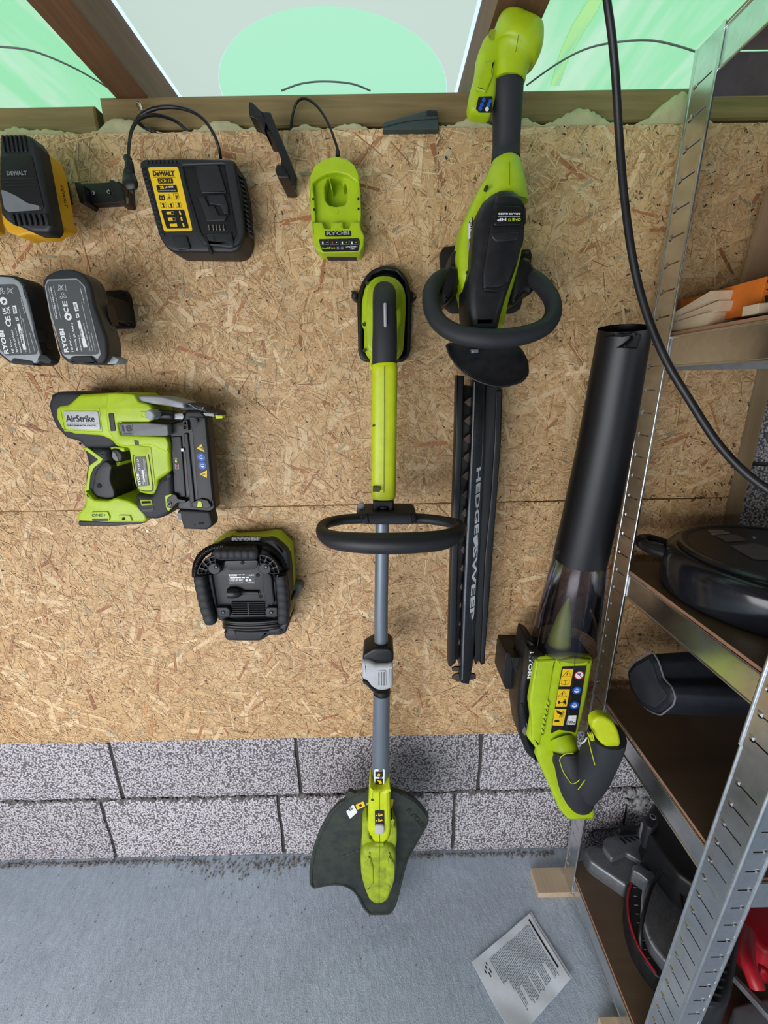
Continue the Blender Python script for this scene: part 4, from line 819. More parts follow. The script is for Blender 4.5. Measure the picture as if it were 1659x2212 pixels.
slab('lime_tip', X3([(1284, 932), (1328, 934), (1330, 950), (1290, 952)]), NF+.008, NF+.02, M['lime2'], t, b=.0006, r=1)
slab('end_stop', X3([(1062, 1500), (1080, 1498), (1250, 1508), (1268, 1575), (1262, 1600), (1232, 1618), (1095, 1612), (1085, 1565), (1062, 1548)]), NF+.002, .808, M['char'], t, b=.004, r=4)
slab('end_tab', X3([(1058, 1510), (1082, 1515), (1086, 1560), (1062, 1552)]), NF+.001, .83, M['grey'], t, b=.001, r=2)
slab('slot', X3([(1185, 1574), (1214, 1570), (1216, 1582), (1188, 1586)]), NF+.001, NF+.003, M['hole'], t, b=0, r=0); pdisc('screw_recess', *X3([(1163, 1585)])[0], NF+.0018, 1.8, .0004, M['hole'], t, n=8)
slab('catch', X3([(1145, 1452), (1200, 1430), (1240, 1440), (1262, 1480), (1240, 1490), (1150, 1484)]), NF-.002, NF+.012, M['black'], t, b=.001, r=2); slab('lime_button', X3([(1182, 1444), (1202, 1446), (1210, 1480), (1176, 1482)]), NF-.004, NF, M['lime2'], t, b=.0006, r=1)
slab('lever', X3([(1000, 1424), (1035, 1400), (1055, 1412), (1060, 1430), (1110, 1440), (1108, 1456), (1060, 1454), (1020, 1490), (995, 1480), (992, 1445)]), NF-.006, NF+.012, M['black'], t, b=.001, r=3); pdisc('bolt', *X3([(1012, 1462)])[0], NF-.006, 5, .002, M['grey'], t, n=14); pdisc('recess', *X3([(1012, 1462)])[0], NF-.008, 2.6, .0004, M['hole'], t, n=10)
slab('led_chip', X3([(1080, 1130), (1096, 1130), (1098, 1148), (1082, 1148)]), NF+.0015, NF+.004, M['white'], mg, b=0, r=1)
for q in ([(1203, 1104), (1222, 1152), (1175, 1130)], [(1236, 1260), (1236, 1306), (1192, 1284)]): slab('warning_triangle', X3(q), NF+.0022, NF+.0032, M['yel'], mg, b=0, r=1)
slab('tick', X3([(1190, 1128), (1204, 1118), (1215, 1138), (1206, 1140), (1202, 1128)]), NF+.0018, NF+.0022, M['blk'], mg, b=0, r=0); line(X3([(1206, 1284), (1226, 1284)]), NF+.002, .8, M['blk'], mg)
for x, y in ((1203, 1183), (1210, 1232)):
    d = pdisc('blue_sign', *X3([(x, y)])[0], NF+.0032, 8.6, .0008, M['blue'], mg, n=20); pdisc('face_pictogram', *X3([(x, y)])[0], NF+.0024, 4, .0004, M['white'], d, n=10)
    slab('goggles', X3([(x-10, y-5), (x+10, y-5), (x+10, y+3), (x-10, y+3)]), NF+.0019, NF+.0021, M['blue'], d, b=0, r=0)
slab('lamp_icon', X3([(1045, 1198), (1055, 1198), (1058, 1214), (1046, 1214)]), NF+.0022, NF+.003, M['limep'], mg, b=0, r=1)
ring('cell_icon', X3([(1046, 1224), (1066, 1224), (1068, 1252), (1048, 1252)]), NF+.0026, .5, M['white'], mg); slab('cell_fill', X3([(1050, 1230), (1062, 1230), (1064, 1240), (1051, 1240)]), NF+.002, NF+.003, M['redp'], mg, b=0, r=0)
for k in range(4): line(X3([(1040+k*8, 1186), (1042+k*7, 1196)]), NF+.0026, .35, M['white'], mg)
sc = pdisc('drywall_screw', 319, 1147, YO-.0015, 2.6, .0015, M['chrome'], None, n=12); tag(sc, 'loose bright screw head in the board below the nailer foot', 'screw'); sc.data.update()
# ================================================================ INFLATOR
def X4(p): return zc(p, 380, 1120, 4.366)
t = thing('tyre_inflator', 'black and lime tyre inflator with hose wrapped round it hanging below the nailer', 'inflator', W(535, 1385, .86))
IF = .785
slab('rear_housing', X4([(340, 235), (425, 185), (505, 170), (530, 195), (790, 178), (830, 175), (880, 158), (955, 165), (985, 195), (1070, 275), (1088, 480), (1098, 640), (1090, 800), (1070, 960), (1000, 1010), (460, 1010), (400, 900), (300, 600)]), .822, .862, M['lime'], t, b=.004, r=6)
slab('mid_housing', X4([(350, 262), (455, 198), (560, 215), (800, 205), (905, 190), (980, 240), (1055, 310), (1075, 500), (1085, 700), (1075, 880), (1040, 960), (420, 980), (330, 900), (250, 560)]), .806, .835, M['char'], t, b=.006, r=8)
np_ = slab('name_plate', X4([(530, 180), (800, 178), (790, 210), (512, 214)]), .8045, .81, M['blk'], t, b=0, r=1); text('RYOBI', X4([(530, 209)])[0], X4([(780, 207)])[0], 6.4, .8043, M['lgrey'], np_, bold=.05)
for k in range(5): slab('vent_slot', X4([(925+k*12, 236+k*12), (935+k*12, 234+k*12), (1015, 292+k*9), (1010, 300+k*9)]), .8052, .8075, M['hole'], t, b=0, r=0)
hp = [(190, 545, .812), (188, 490, .812), (205, 410, .81), (250, 340, .808), (320, 290, .806), (400, 262, .804), (500, 252, .803), (620, 248, .803), (760, 250, .803), (850, 268, .804), (930, 315, .806), (990, 380, .808), (1030, 460, .81), (1052, 540, .812), (1060, 640, .815)]
sweep('ribbed_hose', [(*X4([(x, y)])[0], Y_, 8.2) for x, y, Y_ in hp], M['black'], t, n=14, sub=26, ribs=lambda i: 1.0 if i % 4 in (0, 1) else .80, ang=25)
slab('front_panel', X4([(338, 520), (430, 488), (450, 400), (778, 395), (800, 480), (938, 520), (955, 700), (962, 925), (860, 932), (520, 940), (420, 930), (385, 820)]), IF+.004, .82, M['dark'], t, b=.003, r=6)
slab('recess_tray', X4([(455, 400), (775, 395), (770, 450), (740, 482), (500, 490), (462, 450)]), IF+.002, IF+.006, M['black'], t, b=.001, r=5)
for k in range(6):
    x = 390+k*63
    sweep('carry_grip_segment', [(*X4([(x-4, 330+(-3 if k > 1 else 2))])[0], IF-.010, 10.5), (*X4([(x+26, 330)])[0], IF-.012, 12), (*X4([(x+60, 330)])[0], IF-.010, 10.3)], M['char'], t, n=16, sub=4, e=2.6)
slab('grip_saddle', X4([(378, 340), (420, 282), (740, 278), (780, 335), (760, 395), (390, 400)]), IF-.004, IF+.02, M['dark'], t, b=.004, r=6)
for side, P in (('l', [(232, 548), (242, 620), (258, 690), (272, 760), (290, 830), (312, 900), (335, 968)]), ('r', [(990, 545), (1000, 620), (1008, 690), (1012, 760), (1018, 830), (1020, 900), (1015, 965)])):
    for a, b_ in zip(P, P[1:]):
        m_ = ((a[0]+b_[0])/2, (a[1]+b_[1])/2); w_ = 13.5 if side == 'l' else 12.5
        sweep('bumper_segment', [(*X4([a])[0], IF-.008, w_*.93), (*X4([m_])[0], IF-.010, w_), (*X4([b_])[0], IF-.008, w_*.9)], M['char'], t, n=16, sub=4, e=2.8)
slab('bumper_backing', X4([(190, 550), (335, 520), (400, 900), (380, 945), (300, 975), (235, 900)]), IF, .82, M['black'], t, b=.003, r=5)
slab('bumper_backing', X4([(940, 530), (1050, 520), (1075, 700), (1078, 860), (1060, 960), (970, 960), (950, 800)]), IF, .82, M['black'], t, b=.003, r=5)
def fan(cx, cy, a0, a1, r0, r1, name):
    n = 4
    P = [(cx+r1*math.cos(a0+(a1-a0)*i/12), cy+r1*math.sin(a0+(a1-a0)*i/12)) for i in range(13)]+[(cx+r0*math.cos(a1+(a0-a1)*i/12), cy+r0*math.sin(a1+(a0-a1)*i/12)) for i in range(13)]
    hs = []
    for i in range(n):
        b0, b1 = a0+(a1-a0)*(i+.12)/n, a0+(a1-a0)*(i+.90)/n
        for q0, q1 in ((r0+10, (r0+r1)/2-3), ((r0+r1)/2+3, r1-9)): hs.append(X4([(cx+q*math.cos(a), cy+q*math.sin(a)) for q, a in ((q0, b0), (q0, b1), (q1, b1), (q1, b0))]))
    slab(name, X4(P), IF-.007, IF, M['dark'], t, b=.0008, r=0, holes=hs); slab('pocket', X4(P), IF-.001, IF+.004, M['hole'], t, b=0, r=0)
fan(372, 528, math.pi, math.pi*1.5, 85, 172, 'corner_grille'); fan(790, 525, -math.pi*.5, -.02, 95, 185, 'corner_grille')
for x, y, r_ in ((378, 458, 14), (848, 458, 14), (444, 886, 15), (898, 886, 15)):
    (pdisc('screw_boss', *X4([(x, y)])[0], IF+.002, r_, .010, M['dark'], t, n=20, bev=.002) if y < 600 else slab('screw_boss', X4([(x-60, y-45), (x+40, y-45), (x+66, y-20), (x+66, y+40), (x+40, y+50), (x-55, y+46)] if x < 600 else [(x-40, y-45), (x+60, y-45), (x+62, y+40), (x+30, y+50), (x-50, y+46), (x-60, y-10)]), IF-.008, IF+.006, M['dark'], t, b=.002, r=3)); pdisc('screw_recess', *X4([(x, y)])[0], IF-.009, 4.4, .0006, M['hole'], t, n=14); pdisc('screw', *X4([(x+1, y+2)])[0], IF-.0097, 2.4, .0004, M['grey'], t, n=8)
for x, y in ((628, 418), (772, 534), (797, 738)): pdisc('hole', *X4([(x, y)])[0], IF+.0015 if y < 500 else IF+.0035, 4.2, .0008, M['hole'], t, n=14)
lb = sticker('rating_label', X4([(492, 522), (745, 518), (748, 618), (500, 622)]), IF+.0042, M['blk'], t)
L4 = IF+.0034
text('RYOBI', X4([(500, 545)])[0], X4([(576, 543)])[0], 4.4, L4, M['white'], lb, bold=.05); text('R18TI  18V', X4([(582, 535)])[0], X4([(650, 532)])[0], 2.2, L4, M['white'], lb); text('R18TI', X4([(690, 542)])[0], X4([(738, 540)])[0], 3, L4, M['white'], lb, bold=.02)
for q in ([(508, 554), (615, 552), (616, 563), (510, 565)], [(622, 552), (650, 551), (651, 562), (624, 563)], [(656, 551), (688, 550), (689, 561), (658, 562)]): slab('white_box', X4(q), L4-.0003, L4, M['white'], lb, b=0, r=0)
text('! CE UK EAC', X4([(510, 594)])[0], X4([(640, 590)])[0], 5, L4, M['white'], lb, bold=.03); pdisc('round_mark', *X4([(669, 582)])[0], L4, 3, .0003, M['white'], lb, n=14); slab('white_box', X4([(688, 572), (712, 572), (713, 592), (689, 593)]), L4-.0003, L4, M['white'], lb, b=0, r=0)
text('Techtronic Industries GmbH', X4([(502, 611)])[0], X4([(630, 606)])[0], 1.8, L4, M['white'], lb); text('Made in P.R.C.', X4([(682, 606)])[0], X4([(742, 604)])[0], 1.8, L4, M['white'], lb)
sweep('nozzle', [(*X4([(495, 702)])[0], IF-.002, 11.5), (*X4([(552, 702)])[0], IF-.002, 12), (*X4([(600, 700)])[0], IF-.001, 9), (*X4([(640, 698)])[0], IF, 4.5), (*X4([(780, 698)])[0], IF, 4)], M['black'], t, n=20, sub=3)
ring('nozzle_clip', X4([(690, 680), (780, 676), (796, 700), (790, 716), (690, 716)]), IF+.004, 1, M['dark'], t)
slab('strap', X4([(815, 500), (870, 505), (905, 560), (915, 680), (930, 800), (900, 830), (850, 790), (822, 700), (812, 600)]), IF-.007, IF+.004, M['char'], t, b=.003, r=6)
slab('strap_shade_strip', X4([(885, 530), (935, 600), (945, 780), (915, 810), (918, 680)]), IF+.0015, IF+.0045, M['black'], t, b=0, r=3)  # black strip standing in for the shade along the strap
slab('vent_field', X4([(520, 795), (832, 792), (842, 912), (540, 918)]), IF+.003, IF+.006, M['hole'], t, b=0, r=1)
for k in range(7): y = 793+k*19.5; slab('vent_slat', X4([(520+k*2, y), (834+k, y-2), (834+k, y+6), (520+k*2, y+8)]), IF-.001, IF+.005, M['dark'], t, b=0, r=0)
slab('vent_slat', X4([(674, 792), (684, 792), (690, 915), (680, 915)]), IF-.0015, IF+.005, M['dark'], t, b=0, r=0)
for k, (y0, Y_) in enumerate(((965, .795), (985, .80), (1005, .797), (1030, .803))): sweep('power_cable', [(*X4([(455, y0-18)])[0], .83, 4), (*X4([(475, y0)])[0], Y_, 4.2), (*X4([(600, y0+14)])[0], Y_-.006, 4.4), (*X4([(800, y0+12)])[0], Y_-.006, 4.4), (*X4([(980, y0-10)])[0], Y_, 4.2), (*X4([(1040, y0-40)])[0], .83, 4)], M['black'], t, n=10, sub=5)
slab('foot', X4([(455, 1010), (540, 1040), (880, 1050), (1030, 985), (1065, 990), (1040, 1080), (990, 1105), (880, 1105), (800, 1160), (580, 1160), (480, 1155), (455, 1125)]), .80, .862, M['dark'], t, b=.005, r=7)
slab('foot_tongue', X4([(540, 1058), (700, 1070), (880, 1062), (800, 1150), (580, 1155), (560, 1120)]), .79, .82, M['char'], t, b=.004, r=4)
pdisc('hole', *X4([(990, 1060)])[0], .799, 4.5, .001, M['hole'], t, n=14); pdisc('hole', *X4([(468, 1070)])[0], .799, 3, .001, M['hole'], t, n=14)
slab('valve_block', X4([(1110, 620), (1180, 625), (1190, 680), (1160, 700), (1155, 745), (1110, 755)]), .845, .8685, M['grey'], t, b=.002, r=3)
slab('side_knob', X4([(1080, 740), (1110, 735), (1115, 760), (1080, 775)]), .80, .83, M['black'], t, b=.001, r=3)
# ================================================================ STRING TRIMMER
def X1(p): return zc(p, 660, 540, 2.860)
def XL(p): return zc(p, 640, 1360, 3.455)
hd = thing('tool_holder', 'black arched wall holder with two ears behind the top of the string trimmer', 'bracket', W(828, 700, YO))
arch = [(326, 640), (318, 300), (345, 200), (400, 125), (490, 92), (570, 108), (628, 170), (652, 260), (658, 320), (648, 640), (610, 688), (560, 693), (380, 690), (345, 680)]
slab('cup', X1(arch), .838, .8685, M['black'], hd, b=.003, r=30, n=8, holes=[X1([(352, 620), (345, 300), (370, 215), (420, 150), (490, 125), (560, 135), (610, 195), (628, 300), (620, 640), (590, 665), (385, 668)])])
slab('back_plate', X1(arch), .862, .8685, M['black'], hd, b=.001, r=30, n=8)
for x, dx in ((298, -1), (668, 1)):
    slab('ear', X1([(x+dx*20, 250) if dx < 0 else (x-18, 250), (x-10, 260), (x-16, 280), (x-12, 298), (x+5, 318), (x+22, 320), (x+24, 262)] if dx < 0 else [(x-18, 250), (x+8, 270), (x+18, 290), (x+14, 305), (x-16, 326)]), .856, .8685, M['black'], hd, b=.001, r=3)
    pdisc('screw', *X1([(x+3, 284)])[0], .8555, 3.2, .0012, M['chrome'], hd, n=14); pdisc('recess', *X1([(x+3, 284)])[0], .8542, 1.5, .0002, M['hole'], hd, n=6)
t = thing('string_trimmer', 'lime string trimmer hanging upside up with grey shaft and dark guard near the floor', 'trimmer', W(825, 1975, .74))
slab('battery_foot', X1([(347, 300), (372, 205), (432, 157), (490, 148), (560, 162), (610, 222), (624, 300), (615, 480), (604, 630), (568, 680), (400, 682), (360, 625), (362, 480), (345, 460)]), .802, .858, M['lime'], t, b=.012, r=20, n=6)
slab('foot_step', X1([(372, 330), (395, 240), (440, 192), (490, 180), (550, 195), (592, 250), (600, 330), (598, 440), (582, 480), (580, 600), (545, 650), (410, 650), (375, 600), (372, 480)]), .797, .82, M['lime'], t, b=.006, r=18, n=6)
for x, y in ((380, 205), (363, 460), (365, 620)): pdisc('screw_recess', *X1([(x, y)])[0], .803, 4, .002, M['seam'], t, n=12)
sweep('neck', [(*X1([(487, 300)])[0], .815, 42), (*X1([(487, 300)])[0], .795, 36), (*X1([(487, 302)])[0], .775, 28), (*X1([(487, 306)])[0], .762, 25)], M['lime'], t, n=24, ref=ZA)
sweep('grip', [(*X1([(487, 272)])[0], .795, 24), (*X1([(487, 280)])[0], .765, 25), (*X1([(487, 325)])[0], .742, 25.5), (*X1([(489, 400)])[0], .732, 26), (*X1([(490, 500)])[0], .728, 26.5), (*X1([(489, 600)])[0], .728, 27), (*X1([(488, 712)])[0], .730, 26.3)], M['char'], t, n=28, e=2.3)
slab('lime_trim', X1([(412, 590), (425, 565), (438, 560), (425, 600), (416, 680), (402, 740), (398, 690)]), .742, .755, M['lime2'], t, b=.002, r=2)
slab('lime_trim', X1([(548, 562), (560, 570), (570, 600), (566, 640), (556, 600)]), .742, .755, M['lime2'], t, b=.002, r=2)
slab('trigger_strip', X1([(482, 325), (500, 324), (502, 470), (496, 476), (484, 472)]), .7035, .712, M['silver'], t, b=.002, r=2, warp=lambda v: Vector((v.x, v.y+max(0, (v.z-W(830, 660, .72).z))*.22, v.z)))
sweep('front_housing', [(*X1([(488, 708)])[0], .729, 25), (*X1([(488, 722)])[0], .729, 27.3), (*X1([(488, 760)])[0], .729, 28), (*X1([(486, 1000)])[0], .732, 27.5), (*X1([(483, 1300)])[0], .736, 27), (*X1([(482, 1480)])[0], .738, 26.5), (*X1([(482, 1525)])[0], .738, 25), (*X1([(482, 1542)])[0], .738, 20)], M['lime2'], t, n=32, e=3.2)
line(X1([(491, 160), (491, 240)]), .7965, .45, M['seam'], t)
def frontY(y, r=27.5): return .733-.0
sweep('seam', [(*X1([(487, 715)])[0], .7038, .5), (*X1([(487, 1000)])[0], .7070, .5), (*X1([(485, 1300)])[0], .7115, .5), (*X1([(484, 1500)])[0], .7150, .5)], M['seam'], t, n=6)
sweep('seam', [(*X1([(489, 330)])[0], .7155, .4), (*X1([(490, 320)])[0], .7175, .4)], M['dark'], t, n=6)
slab('latch_window', X1([(415, 1466), (460, 1466), (460, 1494), (415, 1494)]), .7085, .72, M['seam'], t, b=0, r=1)
pdisc('screw_recess', *X1([(420, 1085)])[0], .715, 2.6, .003, M['seam'], t, n=10)
slab('pole_fork', X1([(416, 1548), (546, 1548), (546, 1650), (512, 1640), (512, 1590), (452, 1590), (452, 1640), (416, 1650)]), .716, .76, M['black'], t, b=.003, r=3)
PY = .748
sweep('upper_shaft', [(826, 1078, PY-.012, 14.5), (825, 1200, PY-.006, 14.8), (823, 1330, PY-.002, 14.6), (824, 1420, PY, 14.8)], M['tube'], t, n=28, sub=3)
# loop handle
mt = sweep('loop_handle', [(697, 1151, .655, 14), (722, 1166, .628, 20), (770, 1172, .608, 22.5), (830, 1174, .600, 23.5), (900, 1172, .603, 23.2), (960, 1165, .617, 21.5), (991, 1148, .645, 15.5), (985, 1132, .685, 12), (930, 1122, .715, 11), (890, 1120, .722, 11.5), (830, 1119, .724, 12), (775, 1120, .722, 11.5), (730, 1124, .712, 11), (701, 1133, .685, 12)], M['dark'], t, n=24, sub=7, closed=True)
slab('handle_mount', X1([(330, 1634), (370, 1630), (380, 1628), (520, 1626), (645, 1628), (688, 1636), (690, 1690), (650, 1702), (380, 1702), (345, 1690)]), .700, .765, M['char'], t, b=.006, r=5)
for x in (372, 640): slab('mount_rib', X1([(x, 1628), (x+8, 1628), (x+22, 1690), (x+12, 1692)]), .698, .71, M['dark'], t, b=.001, r=1)
sweep('clamp_lever', [(780, 1112, .742, 9, .5), (779, 1100, .738, 9.2, .5), (781, 1092, .736, 8, .5), (786, 1089, .734, 4, .5)], M['lgrey'], t, n=14, e=3, sub=3)
for k in range(3): line([(773, 1108-k*4), (788, 1106-k*4)], .7365, .5, M['grey'], t)
# clamp collar lower down
slab('collar', XL([(497, 190), (540, 165), (585, 140), (700, 142), (728, 175), (726, 245), (690, 270), (600, 272), (540, 245), (494, 240)]), .722, .775, M['black'], t, b=.005, r=6)
sweep('collar_ring', [(*XL([(640, 205)])[0], PY, 19.5), (*XL([(640, 240)])[0], PY, 19.5)], M['black'], t, n=26, sub=1)
sweep('collar_ring', [(*XL([(640, 440)])[0], PY, 17.5), (*XL([(640, 465)])[0], PY, 18.5), (*XL([(638, 472)])[0], PY, 18)], M['black'], t, n=26, sub=1)
sl = slab('quick_clamp', XL([(488, 246), (545, 242), (600, 272), (690, 272), (722, 262), (725, 430), (700, 452), (650, 464), (600, 460), (555, 430), (530, 390), (492, 378)]), .712, .77, M['silver'], t, b=.008, r=6)
slab('clamp_edge', XL([(494, 380), (530, 392), (556, 432), (600, 462), (570, 465), (530, 420), (500, 405)]), .715, .74, M['black'], t, b=.001, r=2)
slab('lever_panel', XL([(604, 308), (670, 304), (672, 425), (606, 430)]), .7105, .7135, M['silver'], sl, b=.001, r=4, holes=[XL([(x, 318), (x+7, 318), (x+7, 418), (x, 418)]) for x in (615, 634, 653)])
for x in (615, 634, 653): slab('lever_groove', XL([(x, 316), (x+8, 316), (x+8, 420), (x, 420)]), .7118, .7122, M['grey'], sl, b=0, r=0)
sweep('lower_shaft', [(*XL([(637, 470)])[0], PY, 18.3), (*XL([(632, 800)])[0], PY+.003, 18.2), (*XL([(628, 1180)])[0], PY+.006, 18.5)], M['tube'], t, n=30, sub=3)
s = sticker('shaft_label', XL([(582, 1048), (592, 1042), (654, 1042), (660, 1050), (656, 1160), (648, 1166), (588, 1166), (580, 1158)]), PY-.0135, M['white'], t)
for q in ([(590, 1062), (648, 1062), (648, 1100), (590, 1100)], [(590, 1116), (648, 1116), (646, 1156), (590, 1156)]): slab('black_patch', XL(q), PY-.0148, PY-.0142, M['blk'], s, b=0, r=1)
slab('icon', XL([(602, 1088), (616, 1072), (628, 1082), (620, 1096)]), PY-.0153, PY-.0148, M['yel'], s, b=0, r=0); slab('icon', XL([(600, 1124), (634, 1130), (640, 1148), (620, 1152), (614, 1136)]), PY-.0153, PY-.0148, M['yel'], s, b=0, r=0)
slab('neck_housing', XL([(548, 1180), (575, 1196), (600, 1212), (650, 1212), (678, 1196), (700, 1180), (706, 1500), (690, 1570), (660, 1598), (580, 1596), (545, 1540), (530, 1500), (538, 1300)]), .715, .765, M['lime2'], t, b=.008, r=5)
sweep('neck_socket', [(*XL([(627, 1225)])[0], .752, 23.5), (*XL([(627, 1180)])[0], .752, 22.5), (*XL([(627, 1148)])[0], .753, 20.5)], M['lime2'], t, n=28, sub=3)
line(XL([(622, 1215), (622, 1590)]), .7145, .5, M['seam'], t)
for x, y in ((568, 1268), (556, 1550)): pdisc('screw_recess', *XL([(x, y)])[0], .7155, 3.4, .001, M['seam'], t, n=10)
s = sticker('arrow_label', XL([(586, 1352), (656, 1350), (658, 1470), (588, 1474)]), .7145, M['blk'], t)
for y in (1380, 1420): slab('arrow_icon', XL([(612, y-8), (622, y-8), (622, y+6), (640, y-4), (646, y+6), (620, y+14), (612, y+12)]), .7132, .7138, M['yel'], s, b=0, r=0); pdisc('dot', *XL([(600, y+6)])[0], .7138, 1.2, .0004, M['white'], s, n=8)
slab('release_button', XL([(588, 1480), (600, 1468), (645, 1466), (658, 1478), (656, 1524), (644, 1532), (598, 1532), (586, 1522)]), .708, .72, M['silver'], t, b=.003, r=3)
slab('pivot_collar', XL([(492, 1450), (520, 1408), (545, 1440), (548, 1560), (590, 1600), (660, 1598), (690, 1560), (708, 1440), (722, 1410), (728, 1460), (752, 1500), (752, 1600), (735, 1660), (700, 1700), (520, 1700), (490, 1660), (488, 1560)]), .722, .77, M['limedirty'], t, b=.006, r=5)
slab('motor_head', XL([(476, 1720), (498, 1655), (560, 1640), (620, 1634), (680, 1640), (728, 1655), (745, 1720), (740, 1850), (712, 1960), (690, 2030), (650, 2058), (590, 2062), (545, 2040), (510, 1960), (482, 1860)]), .705, .765, M['limedirty'], t, b=.012, r=8)
slab('pivot_rib', XL([(584, 1600), (655, 1600), (652, 1665), (588, 1665)]), .712, .74, M['limedirty'], t, b=.002, r=2)
slab('cheek', XL([(545, 1668), (575, 1780), (578, 1900), (530, 1950), (505, 1860), (510, 1750)]), .7015, .715, M['limedirty'], t, b=.003, r=3)
slab('cheek', XL([(690, 1668), (735, 1760), (735, 1860), (712, 1940), (664, 1890), (668, 1780)]), .7015, .715, M['limedirty'], t, b=.003, r=3)
line(XL([(620, 1600), (618, 1800), (618, 2055)]), .7045, .5, M['seam'], t)
gd = [(380, 1270), (385, 1212), (415, 1212), (440, 1232), (500, 1208), (560, 1198), (705, 1165), (725, 1205), (800, 1225), (880, 1270), (955, 1345), (992, 1405), (984, 1460), (900, 1610), (838, 1720), (806, 1830), (775, 1960), (745, 2070), (705, 2134), (545, 2137), (495, 2085), (460, 2010), (420, 1955), (360, 1922), (290, 1912), (200, 1925), (125, 1941), (97, 1905), (95, 1800), (120, 1660), (165, 1530), (240, 1390), (310, 1310)]
slab('guard', XL(gd), .752, .762, M['guard'], t, b=.003, r=8)
ring('guard_rim', XL([(400, 1262), (500, 1215), (700, 1195), (800, 1238), (880, 1285), (950, 1360), (975, 1410), (968, 1460), (885, 1610), (822, 1720), (790, 1830), (760, 1960), (730, 2060), (695, 2112), (550, 2115), (510, 2070), (475, 2000), (430, 1940), (365, 1905), (290, 1893), (200, 1905), (130, 1918), (112, 1890), (115, 1800), (138, 1660), (182, 1535), (255, 1400), (320, 1320)]), .752, 2.2, M['guard'], t)
slab('guard_web', XL([(330, 1700), (480, 1640), (480, 1900), (440, 1890), (340, 1860)]), .7505, .753, M['guard'], t, b=.001, r=6)
s = sticker('white_sticker', XL([(372, 1358), (425, 1304), (458, 1362), (400, 1414)]), .7515, M['white'], t); text('96', XL([(398, 1358)])[0], XL([(430, 1335)])[0], 7, .7508, M['blk'], s, bold=.02)
s = sticker('yellow_sticker', XL([(442, 1308), (500, 1282), (516, 1318), (455, 1346)]), .7515, M['yel'], t); slab('icon', XL([(468, 1310), (484, 1302), (490, 1318), (474, 1326)]), .7505, .7509, M['blk'], s, b=0, r=0)
sticker('yellow_sticker', XL([(702, 1265), (726, 1268), (718, 1325), (702, 1345)]), .7515, M['yel'], t)
pdisc('round_sign', *XL([(533, 1300)])[0], .7515, 4, .0006, M['lgrey'], t, n=16)
text('RYOBI', XL([(815, 1350)])[0], XL([(935, 1480)])[0], 11, .7515, M['guardtext'], t, bold=.02)
# ================================================================ HEDGE TRIMMER
def X2(p): return zc(p, 830, 0, 2.001)
def XH(p): return zc(p, 960, 300, 3.95)
hd = thing('tool_holder', 'black screwed wall holder clasping the body of the hedge trimmer', 'bracket', W(1050, 670, YO))
slab('back_plate', [(950, 548), (958, 533), (985, 531), (1000, 545), (1145, 538), (1150, 552), (1140, 600), (1124, 668), (1108, 676), (975, 676), (958, 660)], .858, .8685, M['black'], hd, b=.001, r=4)
slab('jaw', [(975, 548), (980, 541), (992, 540), (997, 560), (998, 585), (988, 632), (968, 655), (962, 648), (972, 600)], .775, .865, M['black'], hd, b=.003, r=3)
slab('jaw', [(1132, 545), (1148, 539), (1149, 560), (1146, 600), (1126, 650), (1112, 645), (1128, 600)], .775, .865, M['black'], hd, b=.003, r=3)
t = thing('hedge_trimmer', 'black and lime hedge trimmer hanging blade down with its battery foot above the timber plate', 'hedge trimmer', W(1010, 1475, .80))
sweep('battery_housing', [(*X2([(583, 116)])[0], .735, 30), (*X2([(582, 120)])[0], .735, 44), (*X2([(578, 134)])[0], .735, 50), (*X2([(574, 165)])[0], .735, 53), (*X2([(568, 210)])[0], .735, 54), (*X2([(562, 240)])[0], .735, 50), (*X2([(555, 262)])[0], .735, 42), (*X2([(546, 300)])[0], .735, 37), (*X2([(538, 360)])[0], .735, 33)], M['lime'], t, n=36, e=2.5, sub=4)
slab('battery_foot', X2([(440, 140), (500, 90), (560, 70), (590, 90), (560, 220), (500, 300), (490, 400), (466, 490), (400, 488), (376, 478), (367, 448), (380, 370), (402, 290), (410, 215)]), .722, .744, M['lime'], t, b=.010, r=8)
slab('foot_ledge', X2([(432, 265), (480, 255), (470, 330), (440, 400), (395, 385), (405, 330)]), .718, .73, M['lime'], t, b=.003, r=3)
pdisc('lanyard_hole', *X2([(468, 150)])[0], .7215, 9, .0006, M['limedirty'], t, n=20)
sweep('seam', [(*X2([(580, 150)])[0], .6995, .5), (*X2([(574, 190)])[0], .6985, .5), (*X2([(568, 225)])[0], .699, .5)], M['seam'], t, n=6)
s = sticker('sign_panel', X2([(408, 418), (467, 416), (467, 486), (412, 486), (396, 470)]), .7215, M['blk'], t)
for i, (x, y) in enumerate(((430, 432), (458, 438), (422, 453), (450, 455), (415, 470), (444, 472))): pdisc('sign', *X2([(x, y)])[0], .7208, 4, .0004, M['blue'] if i != 5 else M['white'], s, n=12)
sweep('rear_grip', [(*X2([(535, 352)])[0], .736, 31.5), (*X2([(533, 400)])[0], .738, 32), (*X2([(531, 500)])[0], .744, 30), (*X2([(528, 600)])[0], .750, 28.5), (*X2([(526, 650)])[0], .752, 28), (*X2([(525, 690)])[0], .752, 28.8), (*X2([(525, 700)])[0], .752, 26)], M['char'], t, n=28, e=2.4)
sweep('grip_band', [(*X2([(526, 655)])[0], .752, 29), (*X2([(525, 690)])[0], .752, 29.6)], M['char'], t, n=28, e=2.4, sub=1)
slab('body', X2([(470, 698), (580, 698), (600, 760), (612, 850), (616, 960), (600, 1100), (575, 1200), (545, 1300), (525, 1410), (370, 1410), (350, 1280), (325, 1180), (325, 1080), (345, 960), (375, 890), (415, 800), (450, 750)]), .735, .80, M['lime'], t, b=.012, r=8)
